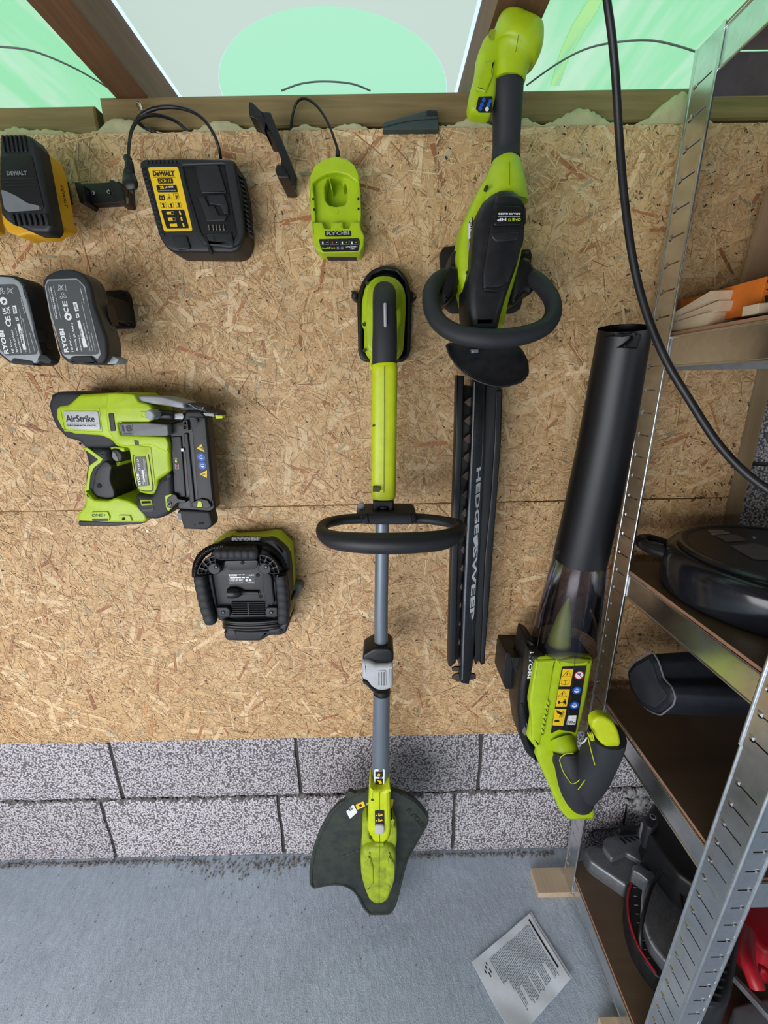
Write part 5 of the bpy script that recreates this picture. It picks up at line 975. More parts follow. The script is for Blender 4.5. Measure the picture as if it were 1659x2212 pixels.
sweep('body_neck', [(*X2([(525, 695)])[0], .752, 28), (*X2([(524, 740)])[0], .750, 36), (*X2([(520, 800)])[0], .750, 44), (*X2([(515, 880)])[0], .752, 52)], M['lime'], t, n=28)
sweep('seam', [(*X2([(541, 700)])[0], .722, .5), (*X2([(541, 800)])[0], .7125, .5)], M['seam'], t, n=6)
pdisc('screw_recess', *XH([(350, 435)])[0], .728, 4.2, .008, M['seam'], t, n=12)
cov = slab('motor_cover', XH([(345, 510), (430, 440), (500, 410), (590, 412), (640, 445), (690, 500), (706, 560), (704, 760), (680, 900), (640, 1060), (590, 1200), (545, 1330), (500, 1480), (470, 1620), (215, 1620), (200, 1400), (205, 1220), (238, 1080), (250, 900), (270, 700), (300, 600)]), .698, .775, M['blackdust'], t, b=.013, r=7)
slab('cover_crown', XH([(430, 560), (440, 480), (560, 465), (660, 490), (692, 560), (694, 700), (680, 880), (600, 1080), (540, 1260), (330, 1290), (330, 1140), (390, 780)]), .692, .71, M['blackdust'], t, b=.004, r=8)
b_ = slab('badge', XH([(440, 580), (460, 565), (650, 570), (670, 600), (672, 700), (650, 740), (430, 745), (415, 720)]), .690, .697, M['black'], t, b=.002, r=4)
ring('badge_rim', XH([(425, 555), (670, 560), (690, 600), (690, 720), (660, 755), (420, 760), (398, 720)]), .6915, 1.3, M['blackdust'], t)
text('BRUSHLESS', XH([(648, 632)])[0], XH([(460, 632)])[0], 4.2, .6897, M['white'], b_, bold=.03)
line(XH([(648, 661), (456, 661)]), .6895, .3, M['white'], b_)
text('ONE', XH([(652, 676)])[0], XH([(578, 676)])[0], 6.5, .6897, M['limep'], b_, bold=.03); text('HP', XH([(528, 676)])[0], XH([(450, 678)])[0], 6.8, .6897, M['white'], b_, bold=.05)
slab('plus_mark', XH([(546, 680), (566, 680), (566, 702), (546, 702)]), .6892, .6897, M['limep'], b_, b=0, r=1); line(XH([(550, 691), (562, 691)]), .689, .5, M['blk'], b_); line(XH([(556, 685), (556, 697)]), .689, .5, M['blk'], b_)
slab('latch', XH([(400, 800), (640, 790), (650, 820), (610, 870), (440, 880), (400, 840)]), .6895, .70, M['blackdust'], t, b=.002, r=5)
slab('crease', XH([(335, 1270), (480, 1265), (545, 1215), (520, 1270), (440, 1305), (340, 1298)]), .6905, .70, M['black'], t, b=.001, r=3)
s = slab('side_label', XH([(205, 700), (245, 640), (252, 700), (243, 1020), (210, 1040), (198, 990)]), .7405, .745, M['blk'], t, b=0, r=2)
s = slab('side_label', XH([(214, 700), (238, 665), (243, 720), (236, 1000), (212, 1015)]), .7335, .7385, M['blk'], t, b=0, r=1)
slab('white_box', XH([(205, 725), (222, 718), (220, 850), (204, 855)]), .7330, .7335, M['white'], s, b=0, r=0); slab('white_box', XH([(203, 880), (218, 876), (214, 950), (202, 950)]), .7330, .7335, M['lgrey'], s, b=0, r=0)
text('RYOBI', XH([(230, 790)])[0], XH([(233, 680)])[0], 3.6, .733, M['white'], s, bold=.03)
pdisc('screw_recess', *XH([(192, 1145)])[0], .7365, 3.4, .004, M['seam'], t, n=10)
# front loop handle
sweep('front_handle', [(966, 590, .765, 12), (944, 606, .745, 16), (931, 632, .725, 18), (933, 668, .705, 18), (952, 700, .688, 18.5), (990, 722, .672, 19.5), (1040, 731, .662, 20.5), (1090, 731, .662, 20.5), (1140, 722, .668, 19.5), (1176, 706, .678, 18.5), (1194, 680, .692, 17.5), (1192, 648, .710, 17), (1172, 618, .730, 17), (1150, 600, .75, 16), (1138, 588, .768, 12)], M['char'], t, n=22, sub=7, e=2.2)
slab('handle_root', XH([(600, 1090), (680, 1000), (730, 1010), (790, 1130), (800, 1250), (740, 1330), (690, 1310), (610, 1420), (560, 1400)]), .742, .79, M['black'], t, b=.008, r=8)
slab('handle_root', XH([(-40, 1150), (40, 1060), (130, 1100), (140, 1200), (60, 1360), (0, 1420), (-50, 1330)]), .748, .79, M['black'], t, b=.008, r=8)
g_ = slab('hand_guard', XH([(15, 1760), (40, 1735), (200, 1740), (620, 1750), (668, 1800), (706, 1900), (700, 2010), (640, 2080), (500, 2120), (380, 2110), (230, 2050), (110, 1950), (40, 1850)]), .712, .722, M['blackdust'], t, b=.003, r=9, warp=lambda v: Vector((v.x, v.y-(W(1050, 745, .71).z-v.z)*.35, v.z)))
sweep('guard_rim', [(*XH([(x, y)])[0], Y_, 2.6) for x, y, Y_ in ((28, 1760, .707), (55, 1850, .698), (120, 1945, .690), (235, 2040, .682), (380, 2098, .677), (500, 2108, .676), (635, 2068, .679), (690, 2000, .685), (694, 1900, .694), (655, 1800, .704))], M['black'], t, n=8, sub=5)
slab('guard_clip', XH([(230, 1795), (290, 1795), (292, 1822), (240, 1828)]), .698, .712, M['tube'], t, b=.0006, r=1)
# blade and scabbard
def XB(p): return zc(p, 940, 960, 4.096)
slab('scabbard_rail', [(987, 810), (1003, 812), (999, 960), (991, 1150), (987, 1300), (985, 1432), (979, 1436), (975, 1441), (969, 1440), (972, 1300), (977, 1150), (984, 960)], .790, .815, M['black'], t, b=.002, r=1)
slab('scabbard_rail', [(1049, 815), (1086, 842), (1082, 960), (1073, 1080), (1062, 1200), (1054, 1330), (1047, 1434), (1040, 1437), (1034, 1428), (1027, 1436), (1024, 1380), (1031, 1260), (1037, 1150), (1043, 1000)], .790, .815, M['black'], t, b=.002, r=1)
slab('scabbard_lip', [(1072, 845), (1086, 842), (1082, 960), (1073, 1080), (1062, 1200), (1054, 1330), (1047, 1434), (1038, 1434), (1048, 1200), (1060, 1080), (1068, 960)], .785, .795, M['black'], t, b=.002, r=1)
slab('scabbard_back', [(987, 830), (1086, 842), (1082, 960), (1073, 1080), (1047, 1425), (972, 1425), (978, 1150), (985, 960)], .815, .822, M['black'], t, b=.001, r=1)
bl = slab('blade_bar', [(1022, 820), (1050, 820), (1048, 960), (1043, 1060), (1036, 1200), (1029, 1320), (1021, 1440), (1013, 1478), (997, 1476), (994, 1470), (998, 1330), (1005, 1200), (1012, 1060), (1018, 960)], .776, .800, M['blade'], t, b=.0015, r=1)
slab('bar_rib', [(1024, 825), (1027, 825), (1021, 1000), (1013, 1160), (1006, 1310), (1000, 1470), (997, 1470), (1002, 1310), (1009, 1160), (1018, 1000)], .7745, .78, M['cast'], t, b=.0006, r=0)
slab('bar_rib', [(1044, 825), (1048, 825), (1046, 960), (1040, 1080), (1032, 1220), (1024, 1340), (1019, 1440), (1016, 1440), (1021, 1340), (1029, 1220), (1036, 1080), (1042, 960)], .7750, .78, M['blade'], t, b=.0006, r=0)
slab('printed_band', XB([(372, 190), (410, 200), (402, 400), (392, 700), (378, 960), (362, 1200), (345, 1450), (330, 1580), (300, 1530), (318, 1300), (335, 1050), (345, 800), (365, 500), (372, 300)]), .7745, .7765, M['blk'], t, b=0, r=1)
for s_, p0, p1, h_ in (('HEDGE', (366, 215), (345, 800), 9.5), ('SWEEP', (338, 905), (302, 1560), 10)): text(s_, XB([p0])[0], XB([p1])[0], h_, .7742, M['lgrey'], t, bold=.03, shear=-.5)
slab('spark_mark', XB([(345, 820), (375, 790), (380, 880), (372, 945), (350, 890), (335, 840)]), .7738, .7742, M['lgrey'], t, b=0, r=0)
for k in range(15):
    f = k/14; x = 1004+(988-1004)*0; y = 868+f*560; xr = 1021-(y-820)*.040; xl = 1003-(y-830)*.026
    slab('tooth', [(xr+2, y-13), (xr-(xr-xl)*.45, y-7), (xl+1, y+1), (xr-(xr-xl)*.45, y+8), (xr+2, y+13)], .792, .798, M['rust'], t, b=.0006, r=1.2)
slab('tooth', XB([(148, 1985), (180, 1970), (240, 1975), (240, 2010), (180, 2012), (150, 2005)]), .792, .797, M['rust'], t, b=.0005, r=2)
slab('tooth', XB([(150, 2060), (190, 2030), (335, 2030), (362, 2040), (362, 2075), (340, 2080), (300, 2085), (220, 2095), (180, 2085), (150, 2078)]), .792, .797, M['rust'], t, b=.0005, r=2)
# ================================================================ BLOWER
def XW(p): return zc(p, 1050, 1180, 3.455)
hd = thing('tool_holder', 'black block-shaped wall holder behind the middle of the leaf blower', 'bracket', W(1115, 1450, YO))
slab('back_plate', XW([(150, 795), (300, 795), (300, 1068), (145, 1068), (122, 1010), (140, 850)]), .80, .8685, M['black'], hd, b=.002, r=1)
slab('arm', XW([(190, 830), (340, 830), (330, 1040), (240, 1040), (235, 1000)]), .775, .80, M['black'], hd, b=.003, r=3)
t = thing('leaf_blower', 'leaf blower with long black tube and lime body hanging beside the shelving post', 'blower', W(1250, 1770, .74))
def tubeY(y): return .672+(y-700)/(1220-700)*.075
sec = [(1350, 708, .670, 52.5), (1334, 800, .684, 53), (1308, 950, .706, 54), (1277, 1100, .729, 54.5), (1253, 1205, .745, 54.5)]
sweep('blower_tube', sec, M['black'], t, n=40, caps=False)
sweep('tube_inner_wall', [(x, y, Y_, r_*.955) for x, y, Y_, r_ in sec], M['black'], t, n=40, caps=False)
slab('tube_step', [(1330, 722), (1358, 726), (1370, 722), (1368, 731), (1357, 741), (1347, 749), (1382, 752), (1388, 737), (1393, 722), (1380, 719)], .6275, .66, M['black'], t, b=.002, r=2, warp=lambda v: Vector((v.x, v.y+((v.x-W(1346, 720, .64).x)**2)*11, v.z)))
sweep('latch_slot', [(1206, 1187, .708, 3.5, .4), (1206, 1197, .711, 3.5, .4)], M['hole'], t, n=8, sub=1)
sweep('clear_duct', [(1252, 1202, .745, 53), (1247, 1240, .748, 57), (1233, 1310, .752, 62), (1224, 1352, .755, 65), (1219, 1388, .757, 67)], M['clear'], t, n=40, caps=False)
sweep('duct_seam', [(1201, 1215, .722, .8), (1180, 1290, .722, .8), (1160, 1400, .722, .8)], M['blackdust'], t, n=6, sub=3)
sweep('nose_cone', [(1228, 1291, .755, .8), (1225, 1305, .755, 6), (1219, 1330, .756, 13), (1213, 1360, .757, 19), (1208, 1390, .757, 24), (1204, 1416, .757, 28)], M['lime'], t, n=28)
slab('duct_core', XW([(345, 820), (795, 822), (795, 860), (380, 880), (340, 870)]), .716, .78, M['dark'], t, b=.004, r=3)
slab('rear_housing', XW([(322, 700), (400, 760), (400, 860), (330, 1160), (345, 1290), (330, 1440), (420, 1530), (400, 1640), (310, 1572), (262, 1440), (240, 1250), (250, 1050), (290, 860)]), .745, .815, M['black'], t, b=.012, r=8)
for k in range(6): slab('intake_slat', XW([(262+k*3, 1180+k*28), (272+k*3, 1176+k*28), (292+k*4, 1236+k*28), (284+k*4, 1242+k*28)]), .7435, .75, M['dark'], t, b=.0006, r=1)
slab('facet', XW([(300, 1310), (330, 1370), (290, 1415), (272, 1390)]), .7435, .75, M['grey'], t, b=.0006, r=1)
rl = XW([(345, 800), (330, 960)]); np_ = slab('name_plate', XW([(322, 775), (360, 790), (336, 1015), (296, 990)]), .727, .75, M['blk'], t, b=.0005, r=2)
text('RYOBI', XW([(328, 788)])[0], XW([(306, 985)])[0], 8, .7268, M['white'], np_, bold=.03)
slab('body', XW([(376, 856), (400, 838), (640, 822), (795, 832), (807, 850), (800, 905), (768, 1100), (725, 1290), (690, 1430), (700, 1560), (640, 1760), (700, 1900), (800, 1935), (824, 2000), (812, 2052), (620, 2056), (562, 1995), (500, 1860), (372, 1570), (385, 1535), (312, 1445), (340, 1290), (322, 1160)]), .710, .723, M['lime'], t, b=.010, r=7)
slab('rear_shell', XW([(380, 930), (780, 930), (745, 1100), (700, 1290), (650, 1430), (560, 1760), (600, 1900), (560, 1900), (400, 1570), (340, 1290), (345, 1160)]), .723, .80, M['black'], t, b=.004, r=7)
slab('body_facet', XW([(530, 858), (655, 835), (790, 850), (745, 900), (560, 905)]), .707, .72, M['lime'], t, b=.003, r=3)
slab('body_facet', XW([(376, 860), (525, 850), (500, 960), (460, 1200), (400, 1500), (340, 1440), (342, 1290), (326, 1160)]), .707, .72, M['lime'], t, b=.004, r=3)
for k in range(7): x, y = 462-k*7, 1150+k*36; slab('cooling_slot', XW([(x, y), (x+16, y+20), (x+10, y+48), (x-14, y+22)]), .7055, .715, M['lime'], t, b=.0015, r=1); slab('slot', XW([(x-6, y+24), (x+8, y+42), (x+6, y+50), (x-12, y+30)]), .7058, .707, M['seam'], t, b=0, r=0)
lb = sticker('warning_panel', XW([(568, 900), (750, 893), (668, 1392), (600, 1378), (540, 1370), (482, 1400)]), .7065, M['blk'], t)
WL = .7058
for i, q in enumerate(([(574, 916), (652, 916), (628, 1046), (546, 1046)], [(540, 1068), (626, 1068), (602, 1196), (520, 1196)], [(514, 1214), (600, 1216), (576, 1340), (496, 1336)])):
    yq = slab('yellow_sign', XW(q), WL-.0004, WL, M['yel'], lb, b=0, r=1)
    if i < 2: ring('triangle', XW([(612-i*32, 928+i*152), (636-i*34, 974+i*150), (568-i*32, 974+i*150)]), WL-.0006, .55, M['blk'], yq); line(XW([(606-i*34, 944+i*150), (602-i*34, 964+i*150)]), WL-.0006, .8, M['blk'], yq)
    if i == 0: ring('book', XW([(566, 1000), (592, 1004), (622, 998), (618, 1028), (590, 1034), (562, 1030)]), WL-.0006, .45, M['blk'], yq); line(XW([(592, 1004), (590, 1034)]), WL-.0006, .4, M['blk'], yq)
    if i == 1:
        pdisc('head', *XW([(588, 1146)])[0], WL-.0004, 1.3, .0003, M['blk'], yq, n=8); slab('figure', XW([(580, 1152), (596, 1152), (600, 1170), (594, 1190), (588, 1172), (576, 1188), (580, 1168), (572, 1164)]), WL-.0007, WL-.0004, M['blk'], yq, b=0, r=0); slab('figure', XW([(540, 1154), (552, 1154), (550, 1176), (538, 1176)]), WL-.0007, WL-.0004, M['blk'], yq, b=0, r=0); line(XW([(552, 1166), (572, 1166)]), WL-.0006, .5, M['blk'], yq)
    if i == 2:
        for a in range(7): line(XW([(552, 1248), (552+34*math.cos(a*.38-.6), 1248+30*math.sin(a*.38-.6))]), WL-.0006, .5, M['blk'], yq)
        slab('hand', XW([(524, 1222), (560, 1240), (556, 1256), (530, 1246)]), WL-.0007, WL-.0004, M['blk'], yq, b=0, r=1); slab('creature', XW([(510, 1300), (540, 1296), (550, 1306), (535, 1314), (512, 1312)]), WL-.0007, WL-.0004, M['blk'], yq, b=0, r=1)
d = pdisc('prohibition_sign', *XW([(695, 962)])[0], WL, 10.5, .0004, M['redp'], lb, n=24); pdisc('sign_face', *XW([(695, 962)])[0], WL-.0004, 8.6, .0003, M['white'], d, n=24); line(XW([(670, 940), (720, 985)]), WL-.0009, .7, M['redp'], d); slab('icon', XW([(682, 950), (710, 948), (708, 958), (684, 960)]), WL-.0009, WL-.0007, M['blue'], d, b=0, r=0)
for x, y in ((677, 1076), (659, 1187)): d = pdisc('blue_sign', *XW([(x, y)])[0], WL, 9.6, .0004, M['blue'], lb, n=24); pdisc('head_pictogram', *XW([(x, y+2)])[0], WL-.0004, 5.4, .0003, M['white'], d, n=14); slab('visor', XW([(x-14, y-7), (x+14, y-7), (x+13, y+3), (x-13, y+3)]), WL-.0009, WL-.0007, M['blue'], d, b=0, r=0)
s = slab('white_sign', XW([(612, 1264), (676, 1262), (666, 1332), (600, 1332)]), WL-.0004, WL, M['white'], lb, b=0, r=1); text('100', XW([(608, 1322)])[0], XW([(645, 1322)])[0], 5.4, WL-.0006, M['blk'], s, bold=.02); text('dB', XW([(649, 1322)])[0], XW([(662, 1322)])[0], 3, WL-.0006, M['blk'], s); line(XW([(640, 1284), (668, 1283)]), WL-.0006, .4, M['blk'], s)
line(XW([(660, 836), (658, 900), (600, 1370)]), .7052, .5, M['seam'], t)
# handle
sweep('handle_neck', [(*XW([(560, 1440)])[0], .715, 27), (*XW([(585, 1500)])[0], .702, 27), (*XW([(600, 1560)])[0], .692, 27)], M['lime'], t, n=24)
sweep('handle_loop', [(*XW([(598, 1530)])[0], .690, 27), (*XW([(612, 1600)])[0], .682, 29), (*XW([(630, 1690)])[0], .676, 30), (*XW([(660, 1790)])[0], .676, 32), (*XW([(688, 1850)])[0], .685, 32), (*XW([(700, 1890)])[0], .70, 28)], M['char'], t, n=28)
sweep('handle_grip', [(*XW([(700, 1870)])[0], .700, 24), (*XW([(722, 1820)])[0], .682, 30), (*XW([(775, 1720)])[0], .664, 35), (*XW([(835, 1590)])[0], .650, 36), (*XW([(880, 1480)])[0], .640, 37), (*XW([(905, 1400)])[0], .634, 36)], M['char'], t, n=30, e=2.3)
slab('handle_web', XW([(560, 1640), (640, 1760), (720, 1700), (760, 1640), (790, 1760), (745, 1890), (700, 1935), (620, 1890), (545, 1720)]), .672, .72, M['char'], t, b=.008, r=8)
c = W(*XW([(905, 1398)])[0], .622); ax = (W(*XW([(905, 1398)])[0], .634)-W(*XW([(850, 1540)])[0], .645)).normalized()
cap = slab('lime_end_cap', XW([(845, 1275), (900, 1278), (960, 1320), (1000, 1400), (1012, 1480), (990, 1512), (930, 1518), (870, 1490), (820, 1430), (795, 1360), (797, 1310)]), .610, .628, M['lime2'], t, b=.006, r=30, n=8)
for P in ([(548, 1600), (560, 1570), (600, 1548), (650, 1545)], [(548, 1600), (575, 1680), (620, 1750), (645, 1772), (690, 1750), (730, 1680), (756, 1620)]): sweep('lime_line', [(*XW([(x, y)])[0], .651-.001*i, .9) for i, (x, y) in enumerate(P)], M['lime2'], t, n=6, sub=4)
for P, Y_ in (([(668, 1840), (720, 1770), (780, 1682)], .650), ([(760, 1425), (785, 1530), (812, 1632)], .605), ([(668, 1842), (680, 1880), (702, 1925)], .652)): sweep('lime_line', [(*XW([(x, y)])[0], Y_-(.0105 if Y_ == .650 else -.004)*i, 1.0) for i, (x, y) in enumerate(P)], M['lime2'], t, n=6, sub=4)
for k in range(3): slab('lime_tick', XW([(762+k*14, 1412-k*2), (770+k*14, 1402-k*2), (790+k*10, 1450), (786+k*10, 1456)]), .602, .607, M['lime2'], t, b=0, r=0)
sweep('cable_tie', [(*XW([(690, 1455)])[0], .68, 1.4), (*XW([(710, 1468)])[0], .66, 1.8), (*XW([(735, 1455)])[0], .64, 1.8), (*XW([(750, 1430)])[0], .63, 1.6)], M['white'], t, n=8)
# ================================================================ HANGING CABLE
o = sweep('hanging_cable', [(1304, -60, .56, 8), (1311, 0, .57, 8.2), (1322, 80, .58, 8.4), (1330, 170, .59, 8.4), (1338, 300, .60, 8.2), (1348, 420, .60, 8), (1362, 530, .595, 8), (1380, 620, .59, 8), (1405, 700, .58, 8), (1442, 785, .565, 8), (1490, 865, .55, 8), (1545, 950, .53, 8.2), (1600, 1012, .51, 8.4), (1659, 1058, .49, 8.6), (1730, 1100, .47, 8.8), (1850, 1130, .455, 9)], M['blackdust'], None, n=14, sub=6)
tag(o, 'thick black cable hanging from the roof in front of the left rack post', 'cable')
# ================================================================ ON THE RACK AND THE FLOOR
def X3c(p): return zc(p, 1380, 560, 5.946)
def hexa(name, near, far, mat, par=None, **kw):
    v = list(near)+list(far)
    return mk(name, v, [(0, 1, 2, 3), (7, 6, 5, 4), (0, 4, 5, 1), (1, 5, 6, 2), (2, 6, 7, 3), (3, 7, 4, 0)], mat, par, smooth=False, **kw)
GP = 'pine planks stacked on the second shelf'
for q, far, yn, lab in (([(925, 405), (1348, 390), (1348, 520), (930, 525)], (240, 812), .695, 'topmost pine plank of the stack on the upper shelf'),
                        ([(1030, 532), (1425, 530), (1425, 655), (1020, 668)], (236, 843), .690, 'middle pine plank of the stack with its rough end sticking out furthest right'),
                        ([(890, 682), (1315, 674), (1312, 848), (880, 856)], (236, 874), .700, 'lowest pine plank of the stack lying on the shelf board')):
    nr = [W(x, y, yn) for x, y in X3c(q)]; tl = W(*X3c([far])[0], .828); wv = nr[1]-nr[0]; dn = Vector((0, 0, -.0046 if far[1] < 860 else -.012))
    tag(hexa('pine_plank', nr, [tl, tl+wv, tl+wv+dn, tl+dn], M['pine']), lab, 'plank', GP)
Z2 = 1.4387
o = slab('orange_box', [(1500, 642), (1588, 617), (1700, 612), (1700, 713), (1500, 715)], .800, .834, M['orange'], None, b=.001, r=1); tag(o, 'long orange box lying behind the pine planks', 'box')
t = thing('orange_box', 'orange box with black markings at the right picture edge beside the planks', 'box', W(1660, 680, .66))
slab('carton', [(1656, 597), (1790, 580), (1790, 668), (1637, 677)], .640, .74, M['orange'], t, b=.001, r=1)
for q in ([(1652, 640), (1658, 636), (1660, 648), (1655, 655)], [(1657, 606), (1664, 603), (1661, 615)], [(1654, 625), (1662, 622), (1664, 629)]): slab('black_marking', q, .6394, .6399, M['blk'], t, b=0, r=1)
o = slab('pine_offcut', [(1640, 655), (1720, 648), (1720, 672), (1637, 677)], .610, .636, M['pine'], None, b=.0008, r=1); tag(o, 'small pine offcut in front of the orange box at the right edge', 'plank')
o = slab('cardboard_sheet', [(1664, 405), (1605, 618), (1800, 640), (1800, 380)], .822, .832, M['card'], None, b=.0005, r=1); tag(o, 'plain brown cardboard sheet standing behind the orange boxes', 'cardboard')
# black round appliance
t = thing('round_cooker', 'round glossy black lidded cooking appliance with side loop handle on the middle shelf', 'appliance', (.715, .640, .99))
def lathe(name, c, prof, mat, par, n=56, **kw):
    vs = [(c[0]+r*math.cos(2*math.pi*k/n), c[1]+r*math.sin(2*math.pi*k/n), c[2]+z) for r, z in prof for k in range(n)]
    fs = [(i*n+k, i*n+(k+1) % n, (i+1)*n+(k+1) % n, (i+1)*n+k) for i in range(len(prof)-1) for k in range(n)]+[tuple(range(n)), tuple(range((len(prof)-1)*n, len(prof)*n))]
    return mk(name, vs, fs, mat, par, **kw)
M['gloss'] = plastic('glossy_black_enamel', (.010, .011, .015), .16, .05, .2, (.03, .03, .035), 80)
RC = (.676, .655, .9905); RR = .168
lathe('pan_body', RC, [(RR-.018, 0), (RR-.006, .004), (RR-.001, .014), (RR, .055), (RR-.002, .068), (RR-.010, .078), (RR-.020, .082)], M['gloss'], t)
lathe('lid', RC, [(RR-.022, .080), (RR-.020, .086), (RR-.026, .089), (RR-.034, .088), (RR-.036, .0865)], M['black'], t)
lathe('lid_rim', RC, [(RR-.020, .080), (RR-.017, .085), (RR-.021, .0885), (RR-.026, .089), (RR-.026, .085)], M['gloss'], t)
cooker_handle = [(RC[0]-.108, RC[1]+.118, 1.048, .009), (RC[0]-.135, RC[1]+.140, 1.052, .0105), (RC[0]-.157, RC[1]+.135, 1.052, .011), (RC[0]-.160, RC[1]+.105, 1.050, .0115), (RC[0]-.140, RC[1]+.070, 1.046, .011)]
sweep('loop_handle', cooker_handle, M['blackdust'], t, n=14, px=False)
for q in ([(1030, 352), (1150, 350), (1165, 362), (1045, 366)], [(1050, 372), (1195, 362), (1210, 378), (1065, 388)]): hslab('pale_print', zc(q, 1250, 1050, 3.687), 1.0785, 1.0765, M['lgrey'], t, b=0, r=1)
for q in ([(1090, 392), (1250, 385), (1340, 430), (1180, 442)], [(1210, 475), (1400, 455), (1560, 500), (1560, 590), (1390, 578)]): hslab('grey_label', zc(q, 1250, 1050, 3.687), 1.0785, 1.0765, M['grey'], t, b=0, r=1)
pdisc_ = hslab('lid_screw', zc([(1380, 405), (1395, 400), (1412, 410), (1398, 424)], 1250, 1050, 3.687), 1.0795, 1.0765, M['chrome'], t, b=0, r=2)
# black fabric bag
t = thing('soft_bag', 'long black fabric bag with pale piping lying on the shelf below the round black appliance', 'bag', (.66, .77, .66))
XBAG = .516
bp = fillet(zc([(222, 352), (262, 300), (340, 254), (372, 305), (400, 395), (440, 440), (458, 490), (446, 530), (385, 580), (340, 566), (290, 530), (240, 450)], 1259, 1300, 2.38), 6)
BP = [(min(v.y, .8365), max(v.z, .6615)) for v in (WX(x, y, XBAG) for x, y in bp)]
prism('bag_body', BP, [(XBAG, .007), (XBAG+.003, .002), (XBAG+.010, 0), (XBAG+.12, -.004), (XBAG+.40, -.002), (XBAG+.50, .012), (XBAG+.515, .03)], Vector((0, 0, 0)), YA, ZA, XA, M['fabric'], t, ang=60, warp=lambda v: Vector((v.x, v.y-.01*math.sin((v.x-XBAG)*7), max(v.z+.004*math.sin(v.x*40+v.y*30)*(v.z > .68), .6612))))
BI = inset(BP if sarea(BP) > 0 else BP[::-1], -.001)
sweep('piping', [(XBAG+.006, y, max(z, .6632), .0018) for y, z in BI], M['grey'], t, n=8, px=False, closed=True, sub=1)
prism('end_panel', inset(BP if sarea(BP) > 0 else BP[::-1], .012), [(XBAG-.0012, .001), (XBAG+.001, 0)], Vector((0, 0, 0)), YA, ZA, XA, plastic('bluish_black_fabric', (.022, .027, .036), .6, .8, .4, (.05, .055, .065), 700), t)  # end panel in a paler, bluer black than the bag body
# mitre saw on the bottom shelf
def XS(p): return zc(p, 1130, 1600, 3.136)
def hs(name, q, z1, z0, mat, par, **kw): return hslab(name, XS(q), z1, z0, mat, par, **kw)
def hsw(name, q, z, r_, mat, par, **kw): return sweep(name, [(*WZ(*XS([p[:2]])[0], z if len(p) < 3 else p[2]), r_) for p in q], mat, par, px=False, **kw)
t = thing('mitre_saw', 'grey cast mitre saw with dark scale ring and red stripe on the bottom shelf', 'saw', (.62, .70, .08))
ZB = .081
hs('base_casting', [(415, 748), (440, 716), (490, 706), (535, 722), (560, 660), (660, 640), (700, 610), (790, 600), (815, 560), (850, 650), (930, 790), (980, 850), (900, 900), (780, 900), (700, 985), (600, 915), (520, 862), (455, 815)], .125, ZB, M['cast'], t, b=.008, r=6)
hs('foot_ear', [(412, 742), (440, 712), (500, 705), (520, 760), (470, 810), (430, 790)], .100, ZB, M['cast'], t, b=.004, r=8)
hs('raised_rib', [(550, 655), (700, 618), (800, 625), (830, 700), (880, 800), (820, 830), (700, 760), (600, 800), (540, 720)], .140, .12, M['cast'], t, b=.006, r=5)
hs('fence_strip', [(800, 545), (822, 560), (870, 660), (1075, 960), (1105, 1020), (1060, 1035), (900, 800), (820, 660)], .185, ZB, M['silver'], t, b=.002, r=2)
for k in range(4): hs('vent_slot', [(650+k*32, 660-k*4), (665+k*32, 656-k*4), (705+k*32, 695-k*10), (692+k*32, 700-k*10)], .1405, .1395, M['hole'], t, b=0, r=2)
hs('scale_ring', [(770, 905), (725, 950), (700, 1020), (692, 1110), (706, 1230), (750, 1370), (820, 1490), (900, 1590), (1000, 1650), (1100, 1600), (1000, 1480), (900, 1400), (850, 1280), (830, 1150), (850, 1000), (900, 920)], .130, ZB, M['blackdust'], t, b=.006, r=8)
hs('turntable', [(845, 930), (820, 1010), (805, 1120), (822, 1240), (870, 1370), (950, 1480), (1060, 1560), (1200, 1500), (1250, 1300), (1180, 1100), (1080, 980), (960, 880)], .165, ZB, M['cast'], t, b=.008, r=10)
hsw('turntable_edge', [(850, 935), (824, 1010), (810, 1120), (827, 1240), (874, 1370), (950, 1475)], .160, .004, M['lgrey'], t, n=8)
hsw('red_stripe', [(775, 925), (738, 960), (717, 1020), (710, 1110), (724, 1230), (766, 1360), (815, 1450), (900, 1575)], .132, .0028, M['redpl'], t, n=8)
for k in range(9):
    f = k/8; x = 745+math.sin(f*3)*-20+f*90; y = 990+f*480; hs('scale_mark', [(x, y), (x+26, y+3), (x+26, y+6), (x, y+4)], .1315, .1305, M['lgrey'], t, b=0, r=0)
hs('yellow_pointer', [(764, 896), (790, 900), (820, 935), (850, 945), (826, 1000), (812, 960)], .150, .130, plastic('pale_yellow_plastic', (.55, .50, .20), .5), t, b=.002, r=3)
hs('pivot_block', [(740, 840), (790, 830), (860, 880), (930, 860), (900, 900), (850, 950), (790, 900), (745, 880)], .175, .12, M['cast'], t, b=.004, r=5)
hs('motor_housing', [(830, 500), (890, 400), (960, 470), (1150, 700), (1250, 900), (1200, 1010), (1050, 900), (940, 760), (860, 640)], .26, .10, M['black'], t, b=.012, r=12)
hs('hinge_lug', [(820, 520), (850, 480), (910, 490), (920, 560), (880, 600), (835, 575)], .275, .2, M['dark'], t, b=.006, r=6)
for z_, r_, m_ in ((.2765, .0075, 'lgrey'), (.2775, .0048, 'hole')): c = WZ(*XS([(880, 514)])[0], z_); cyl('hinge_pin', (c.x, c.y, z_-.003), ZA, r_, .003, M[m_], t)
hs('side_motor', [(1080, 720), (1150, 760), (1170, 860), (1130, 930), (1090, 880)], .22, .12, M['grey'], t, b=.010, r=8)
hsw('blade_lever', [(470, 640), (462, 625), (490, 608), (560, 606), (640, 590), (760, 575)], .150, .0028, M['black'], t, n=8)
hsw('blade_lever', [(466, 640), (500, 680), (535, 690)], .145, .0026, M['black'], t, n=8)
